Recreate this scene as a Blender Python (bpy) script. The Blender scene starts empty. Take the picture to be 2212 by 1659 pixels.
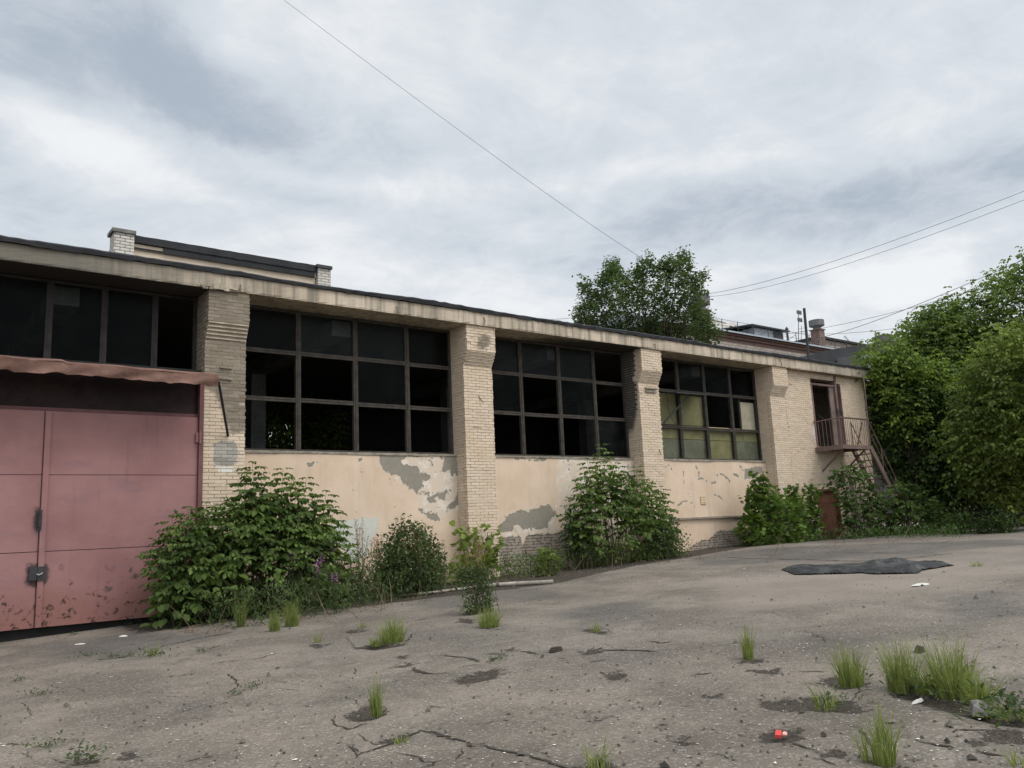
import bpy, math, random
import numpy as np
from mathutils import Vector, Matrix
sc = bpy.context.scene
COL = sc.collection
PI = math.pi
# ------------------------------------------------------------------ camera
EZ = 1.75
F = 1789.0; CX, CY = 1106.0, 829.5
R = np.array([[0.79217867, 0.06899783, 0.60637633],
              [-0.60873526, 0.16019349, 0.77703245],
              [-0.04352399, -0.98467119, 0.16890328]])
def ray(u, v): return R @ np.array([(u-CX)/F, (v-CY)/F, 1.0])
def fac(u, v, y):                       # point of the vertical plane y = const
    d = ray(u, v); return d*(y/d[1]) + np.array([0, 0, EZ])
def at(u, v, d): return ray(u, v)*d + np.array([0, 0, EZ])
def smin(a, b, k=2.0): return b - np.logaddexp(0, (b-a)/k)*k
def GZ(x, y=0): return 0.05 + 0.034*smin(np.maximum(x, -10), 22.5, 1.5)
_wr = np.random.default_rng(3)
WAVES = [(_wr.uniform(0, 6.28), _wr.uniform(.4, 2.2), _wr.uniform(0, 6.28)) for k in range(14)]
def GH(x, y):                            # ground height with its gentle unevenness
    z = GZ(x)*1.0
    for a, fr, ph in WAVES: z = z+.0045/fr*np.sin(fr*(x*math.cos(a)+y*math.sin(a))+ph)
    return z
def gnd(u, v):
    d = ray(u, v); t = 5.0
    for i in range(80):
        p = d*t; t = (float(GZ(p[0]))-EZ)/d[2]
    p = d*t; return np.array([p[0], p[1], float(GH(p[0], p[1]))])
cam = bpy.data.cameras.new('camera'); co = bpy.data.objects.new('camera', cam); COL.objects.link(co)
cam.sensor_width = 36; cam.lens = F/2212*36; cam.clip_end = 3000; cam.clip_start = 0.05
M3 = Matrix(((R[0, 0], -R[0, 1], -R[0, 2]), (R[1, 0], -R[1, 1], -R[1, 2]), (R[2, 0], -R[2, 1], -R[2, 2])))
co.matrix_world = Matrix.Translation((0, 0, EZ)) @ M3.to_4x4()
sc.camera = co
sc.view_settings.view_transform = 'Standard'; sc.view_settings.look = 'None'
sc.view_settings.exposure = 0.0; sc.view_settings.gamma = 1.0
# ------------------------------------------------------------------ nodes
class Nodes:
    def __init__(s, nt): s.nt = nt
    def n(s, t, ins=None, **props):
        nd = s.nt.nodes.new(t)
        for k, v in props.items(): setattr(nd, k, v)
        for k, v in (ins or {}).items(): s.set(nd.inputs[k], v)
        return nd
    def set(s, sock, v):
        if isinstance(v, bpy.types.NodeSocket): s.nt.links.new(v, sock)
        elif isinstance(v, (tuple, list)) and len(v) == 3 and sock.type == 'RGBA': sock.default_value = (*v, 1)
        else: sock.default_value = v
    def m(s, op, a, b=0.0, c=0.0, clamp=False):
        nd = s.n('ShaderNodeMath', {0: a, 1: b, 2: c}, operation=op); nd.use_clamp = clamp; return nd.outputs[0]
    def mix(s, f, a, b, mode='MIX'):
        nd = s.n('ShaderNodeMix', None, data_type='RGBA', blend_type=mode)
        s.set(nd.inputs[0], f); s.set(nd.inputs[6], a); s.set(nd.inputs[7], b); return nd.outputs[2]
    def noise(s, vec, scale, detail=4.0, rough=0.55, dist=0.0):
        return s.n('ShaderNodeTexNoise', {'Vector': vec, 'Scale': scale, 'Detail': detail, 'Roughness': rough, 'Distortion': dist}).outputs[0]
    def ss(s, x, lo, hi, a=0.0, b=1.0):
        nd = s.n('ShaderNodeMapRange', {'Value': x, 'From Min': lo, 'From Max': hi, 'To Min': a, 'To Max': b}, interpolation_type='SMOOTHSTEP')
        return nd.outputs[0]
    def attr(s, name): return s.n('ShaderNodeAttribute', None, attribute_name=name).outputs['Fac']
    def scale(s, vec, sv):
        return s.n('ShaderNodeMapping', {'Vector': vec, 'Scale': sv}).outputs[0]
class Mat(Nodes):
    def __init__(s, name, col=(.5, .5, .5), rough=.85, metal=0.0, spec=0.3):
        s.mat = bpy.data.materials.new(name); s.mat.use_nodes = True
        super().__init__(s.mat.node_tree)
        s.b = s.nt.nodes['Principled BSDF']; s.out = s.nt.nodes['Material Output']
        s.b.inputs['Base Color'].default_value = (*col, 1); s.b.inputs['Roughness'].default_value = rough
        s.b.inputs['Metallic'].default_value = metal; s.b.inputs['Specular IOR Level'].default_value = spec
        s.P = s.n('ShaderNodeTexCoord').outputs['Object']
    def rnd(s): return s.n('ShaderNodeNewGeometry').outputs['Random Per Island']
    def color(s, c): s.set(s.b.inputs['Base Color'], c)
    def bump(s, h, strength=.4, dist=.02):
        bn = s.n('ShaderNodeBump', {'Height': h, 'Strength': strength, 'Distance': dist}); s.set(s.b.inputs['Normal'], bn.outputs[0])
def simple(name, col, rough=.85, var=.35, scale=3.0, metal=0.0, bump=.2, spec=.3):
    m = Mat(name, col, rough, metal, spec)
    n1 = m.noise(m.P, scale, 5, .6); n2 = m.noise(m.P, scale*11, 3, .6)
    f = m.m('ADD', m.m('MULTIPLY', n1, .65), m.m('MULTIPLY', n2, .35))
    m.color(m.mix(m.ss(f, .3, .7), tuple(c*(1-var) for c in col), tuple(min(1, c*(1+var)) for c in col)))
    if bump: m.bump(n2, bump, .01)
    return m.mat
# ------------------------------------------------------------------ mesh builder
WL = {}
class MB:
    def __init__(s): s.v = []; s.f = []; s.mi = []
    def add(s, vs, fs, mi=0):
        o = len(s.v); s.v.extend(tuple(map(float, p)) for p in vs); s.f.extend(tuple(i+o for i in f) for f in fs); s.mi.extend([mi]*len(fs))
    def box(s, x0, x1, y0, y1, z0, z1, mi=0):
        s.add([(x0, y0, z0), (x1, y0, z0), (x1, y1, z0), (x0, y1, z0), (x0, y0, z1), (x1, y0, z1), (x1, y1, z1), (x0, y1, z1)],
              [(0, 3, 2, 1), (4, 5, 6, 7), (0, 1, 5, 4), (1, 2, 6, 5), (2, 3, 7, 6), (3, 0, 4, 7)], mi)
    def beam(s, p, q, w, h, mi=0, up=(0, 0, 1)):
        p = Vector(p); q = Vector(q); d = (q-p).normalized(); u = Vector(up)
        x = d.cross(u)
        if x.length < 1e-4: x = d.cross(Vector((1, 0, 0)))
        x.normalize(); z = x.cross(d)
        vs = []
        for c in (p, q):
            for a, b in ((-1, -1), (1, -1), (1, 1), (-1, 1)): vs.append(c + x*a*w/2 + z*b*h/2)
        s.add(vs, [(0, 1, 2, 3), (7, 6, 5, 4), (0, 4, 5, 1), (1, 5, 6, 2), (2, 6, 7, 3), (3, 7, 4, 0)], mi)
    def tube(s, pts, r, n=6, mi=0, cap=True):
        pts = [Vector(p) for p in pts]; rs = r if isinstance(r, (list, tuple)) else [r]*len(pts)
        vs = []; fs = []; px = None
        for i, p in enumerate(pts):
            d = (pts[min(i+1, len(pts)-1)]-pts[max(i-1, 0)])
            d = d.normalized() if d.length > 1e-9 else Vector((0, 0, 1))
            if px is None: px = d.cross(Vector((0.13, .31, .94)))
            x = px - d*px.dot(d)
            x = x.normalized() if x.length > 1e-6 else d.orthogonal().normalized()
            px = x; y = d.cross(x)
            for k in range(n):
                a = 2*PI*k/n; vs.append(p + (x*math.cos(a)+y*math.sin(a))*rs[i])
        for i in range(len(pts)-1):
            for k in range(n):
                fs.append((i*n+k, i*n+(k+1) % n, (i+1)*n+(k+1) % n, (i+1)*n+k))
        if cap: fs.append(tuple(range(n))[::-1]); fs.append(tuple((len(pts)-1)*n+k for k in range(n)))
        s.add(vs, fs, mi)
    def lathe(s, prof, c, n=12, mi=0):
        vs = []; fs = []
        for r, z in prof:
            for k in range(n): vs.append((c[0]+r*math.cos(2*PI*k/n), c[1]+r*math.sin(2*PI*k/n), c[2]+z))
        for i in range(len(prof)-1):
            for k in range(n): fs.append((i*n+k, i*n+(k+1) % n, (i+1)*n+(k+1) % n, (i+1)*n+k))
        fs.append(tuple(range(n))[::-1]); fs.append(tuple((len(prof)-1)*n+k for k in range(n)))
        s.add(vs, fs, mi)
    def sheet(s, x, z, yfun, mi=0):          # vertical sheet facing -y
        nx, nz = len(x), len(z)
        vs = [(a, yfun(a, b), b) for b in z for a in x]
        s.add(vs, [(j*nx+i, j*nx+i+1, (j+1)*nx+i+1, (j+1)*nx+i) for j in range(nz-1) for i in range(nx-1)], mi)
    def build(s, name, mats, parent=None, smooth=False, org=None):
        me = bpy.data.meshes.new(name)
        o0 = np.array(org if org is not None else (0, 0, 0), float)
        vs = s.v if org is None else (np.array(s.v)-o0).tolist()
        me.from_pydata(vs, [], s.f)
        if not isinstance(mats, (list, tuple)): mats = [mats]
        for m in mats: me.materials.append(m)
        if any(s.mi): me.polygons.foreach_set('material_index', s.mi)
        if smooth: me.polygons.foreach_set('use_smooth', [True]*len(s.f))
        return link(name, me, parent, o0)
def link(name, me, parent=None, wloc=(0, 0, 0)):
    o = bpy.data.objects.new(name, me); COL.objects.link(o)
    wloc = np.array(wloc, float); WL[o.name] = wloc
    if parent is not None:
        o.parent = parent; o.location = wloc-WL[parent.name]
    else: o.location = wloc
    return o
def tag(o, label=None, cat=None, group=None, kind=None):
    if label: o['label'] = label
    if cat: o['category'] = cat
    if group: o['group'] = group
    if kind: o['kind'] = kind
    return o
def thing(name, label, cat, loc, group=None, kind=None):
    o = bpy.data.objects.new(name, None); COL.objects.link(o); o.location = loc; WL[o.name] = np.array(loc, float)
    o.empty_display_size = .2
    return tag(o, label, cat, group, kind)
def sdf(P, polys=(), lines=()):              # signed distance, positive inside
    P = np.asarray(P, float); best = np.full(len(P), -50.0)
    for poly in polys:
        poly = np.asarray(poly, float); A = poly; B = np.roll(poly, -1, 0)
        dmin = np.full(len(P), 1e9); ins = np.zeros(len(P), bool)
        for a, b in zip(A, B):
            ab = b-a; t = np.clip(((P-a)@ab)/max(ab@ab, 1e-12), 0, 1)
            dmin = np.minimum(dmin, np.hypot(*(P-a-t[:, None]*ab).T))
            c = ((a[1] > P[:, 1]) != (b[1] > P[:, 1]))
            xx = (b[0]-a[0])*(P[:, 1]-a[1])/((b[1]-a[1]) if abs(b[1]-a[1]) > 1e-12 else 1e-12)+a[0]
            ins ^= c & (P[:, 0] < xx)
        best = np.maximum(best, np.where(ins, dmin, -dmin))
    for ln, hw in lines:
        ln = np.asarray(ln, float)
        for a, b in zip(ln[:-1], ln[1:]):
            ab = b-a; t = np.clip(((P-a)@ab)/max(ab@ab, 1e-12), 0, 1)
            best = np.maximum(best, hw-np.hypot(*(P-a-t[:, None]*ab).T))
    return best
def setattr_f(me, name, vals):
    a = me.attributes.new(name, 'FLOAT', 'POINT'); a.data.foreach_set('value', np.asarray(vals, np.float32))
def coords(me):
    a = np.empty(len(me.vertices)*3); me.vertices.foreach_get('co', a); return a.reshape(-1, 3)
# ------------------------------------------------------------------ world, sun
SUN_EL, SUN_AZ = math.radians(52), math.radians(150)      # azimuth clockwise from +Y
def make_world():
    w = bpy.data.worlds.new('World'); sc.world = w; w.use_nodes = True
    N = Nodes(w.node_tree); bg = w.node_tree.nodes['Background']; out = w.node_tree.nodes['World Output']
    sky = N.n('ShaderNodeTexSky', None, sky_type='NISHITA'); sky.sun_disc = False
    sky.sun_elevation = SUN_EL; sky.sun_rotation = SUN_AZ
    bg.inputs['Strength'].default_value = 0.1; N.set(bg.inputs['Color'], sky.outputs[0])
    G = N.n('ShaderNodeTexCoord').outputs['Generated']
    sx = N.n('ShaderNodeSeparateXYZ', {0: G}); x, y, z = sx.outputs
    zz = N.m('ADD', N.m('MAXIMUM', z, 0.0), 0.16)
    pv = N.n('ShaderNodeCombineXYZ', {0: N.m('DIVIDE', x, zz), 1: N.m('DIVIDE', y, zz), 2: 0.37}).outputs[0]
    n1 = N.noise(pv, 0.55, 3, .5, .3); n2 = N.noise(pv, 1.7, 8, .64, .6); n3 = N.noise(pv, 5.0, 7, .66, .5)
    w1 = N.n('ShaderNodeTexNoise', {'Vector': pv, 'Scale': 1.3, 'Detail': 5.0, 'Roughness': .6})
    wv = N.n('ShaderNodeSeparateColor', {0: w1.outputs[1]})
    az = N.m('ADD', N.m('ARCTAN2', x, y), N.m('MULTIPLY', N.m('SUBTRACT', wv.outputs[0], .5), .22))
    el = N.m('ADD', N.m('ARCSINE', z), N.m('MULTIPLY', N.m('SUBTRACT', wv.outputs[1], .5), .12))
    v = N.m('ADD', N.m('MULTIPLY', N.m('SUBTRACT', n1, .5), .55), N.m('MULTIPLY', N.m('SUBTRACT', n2, .5), 1.25))
    v = N.m('ADD', v, N.m('MULTIPLY', N.m('SUBTRACT', n3, .5), .85))
    v = N.m('ADD', v, .62)
    blobs = [(120, 110, 330, 120, 4, -.44), (480, 215, 260, 85, 14, -.50), (800, 290, 260, 60, 8, -.22),
             (30, 250, 150, 50, 14, .62), (300, 345, 260, 36, 15, .66), (720, 395, 300, 28, 9, .42),
             (620, 455, 380, 45, 6, -.26), (30, 420, 130, 60, 0, -.22), (1150, 442, 190, 18, -3, -.26),
             (1700, 450, 400, 36, -5, -.38), (2140, 400, 220, 45, -16, -.40), (860, 90, 200, 140, 10, .24),
             (1500, 130, 420, 150, -8, .14), (2080, 230, 220, 60, -33, .22), (1350, 398, 260, 22, -4, .34),
             (1925, 603, 80, 34, -12, 1.1), (1830, 612, 55, 14, 0, .5), (1610, 590, 230, 26, -4, .38),
             (2130, 640, 180, 60, -10, .22), (960, 620, 320, 40, 4, .3), (350, 120, 900, 60, 60, 0.0)]
    for (u, vv, su, sv, rot, amp) in blobs:
        if not amp: continue
        d = ray(u, vv); d = d/np.linalg.norm(d); a0 = math.atan2(d[0], d[1]); e0 = math.asin(d[2])
        da = N.m('SUBTRACT', az, a0); de = N.m('SUBTRACT', el, e0)
        r = math.radians(rot+2.5); c, s_ = math.cos(r), math.sin(r)
        p = N.m('MULTIPLY', N.m('SUBTRACT', N.m('MULTIPLY', da, c), N.m('MULTIPLY', de, s_)), F/su/1.15)
        q = N.m('MULTIPLY', N.m('ADD', N.m('MULTIPLY', da, s_), N.m('MULTIPLY', de, c)), F/sv/1.15)
        g = N.m('EXPONENT', N.m('MULTIPLY', N.m('ADD', N.m('MULTIPLY', p, p), N.m('MULTIPLY', q, q)), -.7))
        v = N.m('ADD', v, N.m('MULTIPLY', g, amp*(.72 if amp < 0 else .8)))
    v = N.m('MAXIMUM', N.m('MINIMUM', v, 1.25), 0.0)
    c1 = N.mix(N.ss(v, 0.0, .62), (.44, .505, .59), (.69, .74, .795))
    col = N.mix(N.ss(v, .5, 1.15), c1, (.93, .945, .96))
    k1 = N.ss(z, .55, .95, 1.0, 1.9)                      # clouds are thinner overhead and towards the sun
    k2 = N.ss(y, .25, -.6, 1.0, 1.9)
    cb = N.n('ShaderNodeBackground', {'Color': col, 'Strength': N.m('MULTIPLY', k1, k2)})
    mx = N.n('ShaderNodeMixShader', {0: .93, 1: bg.outputs[0], 2: cb.outputs[0]})
    w.node_tree.links.new(mx.outputs[0], out.inputs[0])
    L = bpy.data.lights.new('sun', 'SUN'); L.energy = 1.5; L.angle = math.radians(25); L.color = (1, .95, .88)
    lo = bpy.data.objects.new('sun', L); COL.objects.link(lo)
    d = Vector((math.sin(SUN_AZ)*math.cos(SUN_EL), math.cos(SUN_AZ)*math.cos(SUN_EL), math.sin(SUN_EL)))
    lo.rotation_euler = d.to_track_quat('Z', 'Y').to_euler(); lo.location = (0, -20, 40)
make_world()
# ------------------------------------------------------------------ materials
def plaster_mat():
    m = Mat('peach plaster', rough=.9)
    n1 = m.noise(m.P, 1.1, 6, .6); n2 = m.noise(m.P, 9, 5, .65); n3 = m.noise(m.P, 40, 3, .6)
    st = m.noise(m.scale(m.P, (5, 5, .5)), 1.0, 4, .6)
    paint = m.mix(m.ss(n1, .3, .7), (.555, .415, .295), (.63, .49, .365))
    paint = m.mix(m.ss(st, .5, .78, 0, .6), paint, (.46, .36, .265))
    paint = m.mix(m.ss(n2, .56, .75, 0, .5), paint, (.50, .41, .32))
    paint = m.mix(m.ss(m.noise(m.P, .75, 7, .68, .5), .52, .74, 0, .5), paint, (.43, .345, .265))
    wob = m.m('ADD', m.m('MULTIPLY', m.m('SUBTRACT', m.noise(m.P, 8, 9, .78), .5), .34), m.m('MULTIPLY', m.m('SUBTRACT', m.noise(m.P, 2.2, 3, .6), .5), .14))
    und = m.m('ADD', m.attr('under'), m.m('MULTIPLY', wob, 2.2))
    flake = m.noise(m.P, 3.2, 8, .7)
    uc = m.mix(m.ss(flake, .42, .5), (.66, .595, .515), (.585, .485, .385))
    c = m.mix(m.ss(und, -.03, .05, 0, .85), paint, uc)
    wh = m.m('ADD', m.attr('white'), m.m('MULTIPLY', wob, .7))
    c = m.mix(m.ss(wh, -.01, .02, 0, .8), c, m.mix(n2, (.42, .45, .40), (.56, .57, .52)))
    pl = m.m('ADD', m.attr('peel'), wob)
    # scattered chips inside the under-coat zone
    chips = m.m('MULTIPLY', m.ss(m.noise(m.P, 5.5, 7, .75), .615, .625), m.ss(und, -.05, .1))
    chips = m.m('MAXIMUM', chips, m.ss(m.m('ADD', m.noise(m.P, 4.2, 8, .75), m.m('MULTIPLY', m.noise(m.P, .5, 2), .25)), .80, .81))
    grey = m.mix(n2, (.185, .163, .125), (.305, .275, .22))
    pm = m.m('MAXIMUM', m.ss(pl, -.004, .006), chips)
    rim = m.ss(pl, -.03, -.012, 0, .6)
    c = m.mix(rim, c, (.62, .55, .45))
    c = m.mix(pm, c, grey)
    bk = m.m('ADD', m.attr('brick'), wob)
    bt = m.n('ShaderNodeTexBrick', {'Vector': m.n('ShaderNodeCombineXYZ', {0: m.n('ShaderNodeSeparateXYZ', {0: m.P}).outputs[0], 1: m.n('ShaderNodeSeparateXYZ', {0: m.P}).outputs[2]}).outputs[0],
        'Color1': (.22, .16, .12, 1), 'Color2': (.33, .26, .20, 1), 'Mortar': (.09, .08, .065, 1), 'Scale': 1.0, 'Mortar Size': .013, 'Brick Width': .26, 'Row Height': .077, 'Mortar Smooth': .3})
    bc = m.mix(m.ss(n2, .45, .6), bt.outputs[0], (.30, .27, .22))
    bm = m.ss(bk, -.005, .01)
    c = m.mix(bm, c, bc)
    m.color(c)
    h = m.m('SUBTRACT', 1.0, m.m('ADD', m.m('MULTIPLY', pm, .7), m.m('MULTIPLY', bm, m.m('ADD', 1.1, m.m('MULTIPLY', bt.outputs[1], .6)))))
    h = m.m('ADD', h, m.m('MULTIPLY', m.m('ADD', n3, m.m('MULTIPLY', n2, 1.5)), .12))
    m.bump(h, .9, .022)
    return m.mat
def paintbrick_mat():
    m = Mat('painted brick', rough=.88)
    r = m.rnd(); n1 = m.noise(m.P, 1.4, 5, .6); n2 = m.noise(m.P, 26, 4, .65)
    c = m.mix(r, (.53, .425, .315), (.63, .515, .395))
    c = m.mix(m.ss(n1, .35, .75, 0, .55), c, (.56, .43, .29))
    c = m.mix(m.ss(n2, .6, .72, 0, .6), c, (.36, .29, .22))
    wob = m.m('MULTIPLY', m.m('SUBTRACT', m.noise(m.P, 6, 6, .65), .5), .28)
    g = m.ss(m.m('ADD', m.attr('grime'), wob), -.05, .08, 0, .86)
    c = m.mix(g, c, m.mix(r, (.12, .103, .077), (.185, .16, .122)))
    s = m.ss(m.m('ADD', m.attr('soot'), m.m('MULTIPLY', wob, 2)), -.15, .2, 0, .93)
    c = m.mix(s, c, (.028, .027, .026))
    w = m.ss(m.m('ADD', m.attr('grey'), m.m('MULTIPLY', wob, .35)), -.01, .02, 0, .9)
    c = m.mix(w, c, m.mix(r, (.22, .215, .19), (.36, .35, .315)))
    w = m.ss(m.m('ADD', m.attr('white'), m.m('MULTIPLY', wob, .35)), -.01, .02, 0, .9)
    c = m.mix(w, c, (.66, .63, .56))
    m.color(c); m.bump(m.m('ADD', n2, m.m('MULTIPLY', m.noise(m.P, 70, 2), .5)), .5, .008)
    return m.mat
def concrete_mat():
    m = Mat('weathered concrete', rough=.92)
    n1 = m.noise(m.P, .8, 6, .6); st = m.noise(m.scale(m.P, (6, 6, .35)), 1, 5, .65); n3 = m.noise(m.P, 30, 4, .6)
    c = m.mix(m.ss(n1, .3, .7), (.40, .325, .24), (.54, .45, .345))
    c = m.mix(m.ss(st, .42, .68, 0, .8), c, (.15, .135, .108))
    x = m.n('ShaderNodeSeparateXYZ', {0: m.P}).outputs[0]
    left = m.ss(m.m('ADD', x, m.m('MULTIPLY', n1, 3)), 8.6, 4.5)
    c = m.mix(m.m('MULTIPLY', left, .85), c, m.mix(st, (.055, .052, .043), (.17, .16, .13)))
    r = m.ss(m.m('ADD', x, m.m('MULTIPLY', n1, 2)), 27.5, 30); c = m.mix(m.m('MULTIPLY', r, .5), c, (.2, .17, .14))
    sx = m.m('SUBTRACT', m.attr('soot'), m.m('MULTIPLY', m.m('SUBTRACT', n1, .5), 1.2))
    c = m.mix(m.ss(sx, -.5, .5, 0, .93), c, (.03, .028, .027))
    m.color(c); m.bump(m.m('ADD', n3, st), .5, .012)
    return m.mat
def gate_mat():
    m = Mat('faded pink gate paint', rough=.62, spec=.3)
    n1 = m.noise(m.P, .9, 5, .6); n2 = m.noise(m.P, 8, 7, .7); n3 = m.noise(m.P, 55, 3, .6)
    z = m.n('ShaderNodeSeparateXYZ', {0: m.P}).outputs[2]
    c = m.mix(m.ss(n1, .3, .7), (.235, .112, .106), (.292, .150, .140))
    c = m.mix(m.ss(m.noise(m.scale(m.P, (1, 1, 2.5)), 1.3, 5, .6), .55, .8, 0, .55), c, (.19, .11, .125))
    st = m.noise(m.scale(m.P, (9, 9, .45)), 1.0, 5, .65); c = m.mix(m.ss(st, .56, .78, 0, .5), c, (.15, .085, .085)); c = m.mix(m.ss(m.noise(m.P, 2.6, 7, .7), .58, .72, 0, .35), c, (.31, .18, .17))
    low = m.ss(z, 1.5, .35)
    rust = m.ss(m.m('ADD', n2, m.m('MULTIPLY', low, .13)), .66, .74)
    c = m.mix(m.m('MULTIPLY', m.ss(m.m('ADD', n1, m.m('MULTIPLY', low, .45)), .62, .95), .6), c, (.20, .085, .06))
    c = m.mix(m.m('MULTIPLY', rust, m.ss(z, 2.4, 1.3)), c, (.055, .024, .018))
    g = m.ss(m.m('ADD', m.attr('dark'), m.m('MULTIPLY', m.m('SUBTRACT', n2, .5), .22)), -.05, .03, 0, .9)
    c = m.mix(g, c, (.045, .035, .032))
    m.color(c); m.bump(m.m('ADD', n1, m.m('MULTIPLY', n3, .12)), .6, .035)
    return m.mat
def rust_mat(name, a, b, d):
    m = Mat(name, rough=.85)
    n1 = m.noise(m.P, 2.2, 6, .65); n2 = m.noise(m.P, 17, 5, .65)
    c = m.mix(m.ss(n1, .3, .7), a, b); c = m.mix(m.ss(n2, .56, .72, 0, .7), c, d)
    m.color(c); m.bump(n2, .3, .01); return m.mat
def asphalt_mat():
    m = Mat('dusty asphalt', rough=.93, spec=.2)
    n0 = m.noise(m.P, .16, 5, .6, .6); n1 = m.noise(m.P, .7, 6, .62, .4); n2 = m.noise(m.P, 5, 6, .65); n3 = m.noise(m.P, 42, 5, .7); n4 = m.noise(m.P, 130, 3, .7)
    c = m.mix(m.ss(n1, .34, .66), (.119, .099, .079), (.207, .174, .139))
    c = m.mix(m.ss(n0, .5, .72, 0, .75), c, (.245, .203, .160))
    c = m.mix(m.ss(n0, .46, .3, 0, .6), c, (.115, .104, .092))
    c = m.mix(m.ss(n2, .52, .72, 0, .6), c, (.10, .087, .074))
    pa = m.noise(m.P, .38, 8, .72, 1.2); c = m.mix(m.ss(pa, .60, .63, 0, .42), c, (.082, .074, .066)); c = m.mix(m.ss(pa, .40, .37, 0, .35), c, (.255, .215, .175))
    ag = m.n('ShaderNodeTexVoronoi', {'Vector': m.P, 'Scale': 55.0, 'Randomness': 1.0})
    agc = m.n('ShaderNodeSeparateColor', {0: ag.outputs['Color']})
    c = m.mix(m.m('MULTIPLY', m.ss(agc.outputs[0], .72, 1.0), .38), c, (.40, .37, .33))
    c = m.mix(m.m('MULTIPLY', m.ss(agc.outputs[1], .75, 1.0), .5), c, (.075, .068, .06))
    c = m.mix(m.ss(n3, .58, .75, 0, .5), c, (.30, .27, .235))
    c = m.mix(m.ss(n4, .62, .8, 0, .5), c, (.06, .055, .05))
    wob = m.m('SUBTRACT', m.noise(m.P, 2.2, 6, .65), .5)
    d = m.ss(m.m('ADD', m.attr('dark'), m.m('MULTIPLY', wob, 1.3)), -.25, .5, 0, .85)
    c = m.mix(m.m('MULTIPLY', d, m.ss(n3, .3, .65)), c, (.065, .062, .06))
    lt = m.ss(m.m('ADD', m.attr('pale'), m.m('MULTIPLY', wob, 1.3)), -.3, .6, 0, .45)
    c = m.mix(lt, c, (.26, .22, .18))
    so = m.m('ADD', m.attr('soil'), m.m('MULTIPLY', m.m('SUBTRACT', m.noise(m.P, 5, 8, .78), .5), .75))
    sm = m.ss(so, -.015, .02, 0, .93)
    c = m.mix(m.ss(so, -.10, -.02, 0, .3), c, (.10, .085, .07))
    c = m.mix(sm, c, m.mix(m.ss(m.noise(m.P, 45, 4, .7), .35, .7), (.022, .018, .014), (.085, .070, .054)))
    m.color(c)
    h = m.m('ADD', m.m('MULTIPLY', n3, .5), m.m('ADD', m.m('MULTIPLY', ag.outputs['Distance'], -.6), m.m('MULTIPLY', n4, .3)))
    h = m.m('SUBTRACT', h, m.m('MULTIPLY', sm, 1.6))
    m.bump(h, .75, .012)
    return m.mat
def leaf_mat(name, c, hue=(1.35, 1.2, .9), trans=.33, clump=.9, rough=.62):
    m = Mat(name, c, rough, spec=.2); r = m.rnd()
    n = m.noise(m.P, clump, 3, .5)
    a = tuple(k*.55 for k in c); b = tuple(k*h for k, h in zip(c, hue))
    col = m.mix(r, a, b); col = m.mix(m.ss(n, .35, .68), m.mix(.6, col, tuple(k*.5 for k in c)), m.mix(.5, col, tuple(k*1.5*h for k, h in zip(c, hue))))
    m.color(col)
    t = m.n('ShaderNodeBsdfTranslucent', {'Color': m.mix(.5, col, (c[0]*1.6, c[1]*1.7, c[2]*.5))})
    mx = m.n('ShaderNodeMixShader', {0: trans, 1: m.b.outputs[0], 2: t.outputs[0]})
    m.nt.links.new(mx.outputs[0], m.out.inputs[0]); return m.mat
def glass_mat(name, refl, tint=(.75, .78, .76), dirt=.25):
    m = Mat(name)
    fr = m.m('ADD', m.m('MULTIPLY', m.m('POWER', m.n('ShaderNodeLayerWeight', {'Blend': .5}).outputs['Facing'], 5.0), .96), .04)
    tr = m.n('ShaderNodeBsdfTransparent', {'Color': tint}); gl = m.n('ShaderNodeBsdfGlossy', {'Color': (.9, .95, 1), 'Roughness': .3})
    mx = m.n('ShaderNodeMixShader', {0: m.m('MULTIPLY', fr, refl), 1: tr.outputs[0], 2: gl.outputs[0]})
    df = m.n('ShaderNodeBsdfDiffuse', {'Color': (.10, .10, .09)})
    nz = m.ss(m.noise(m.P, 2.5, 6, .65), .35, .8, 0, dirt)
    m2 = m.n('ShaderNodeMixShader', {0: nz, 1: mx.outputs[0], 2: df.outputs[0]})
    m.nt.links.new(m2.outputs[0], m.out.inputs[0]); return m.mat
def wallbrick_mat(name, c1, c2, mort, w=.26, h=.08, ms=.012):
    m = Mat(name, rough=.9); s = m.n('ShaderNodeSeparateXYZ', {0: m.P})
    v = m.n('ShaderNodeCombineXYZ', {0: m.m('ADD', s.outputs[0], s.outputs[1]), 1: s.outputs[2]}).outputs[0]
    bt = m.n('ShaderNodeTexBrick', {'Vector': v, 'Color1': (*c1, 1), 'Color2': (*c2, 1), 'Mortar': (*mort, 1), 'Scale': 1.0, 'Mortar Size': ms, 'Brick Width': w, 'Row Height': h})
    m.color(m.mix(m.ss(m.noise(m.P, 1.5, 5, .6), .4, .8, 0, .5), bt.outputs[0], tuple(k*.5 for k in c1)))
    m.bump(bt.outputs[1], -.4, .01); return m.mat
PLASTER = plaster_mat(); PBRICK = paintbrick_mat(); CONC = concrete_mat(); GATE = gate_mat(); ASPH = asphalt_mat()
MORTAR = simple('old mortar', (.43, .35, .26), .95, .3, 6)
FELT = simple('black roofing felt', (.022, .022, .024), .8, .4, 2, bump=.5)
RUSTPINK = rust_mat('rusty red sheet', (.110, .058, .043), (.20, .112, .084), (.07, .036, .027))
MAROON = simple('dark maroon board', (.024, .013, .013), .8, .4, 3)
FRAMEPINK = rust_mat('gate frame paint', (.13, .060, .058), (.175, .085, .082), (.065, .03, .025))
BLACKGAP = simple('near-black recess', (.018, .017, .016), .95, .3, 3)  # near-black; at the threshold it stands in for shade in the gap
WOOD = simple('grey weathered frame wood', (.046, .039, .031), .85, .5, 7, bump=.5)
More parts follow.
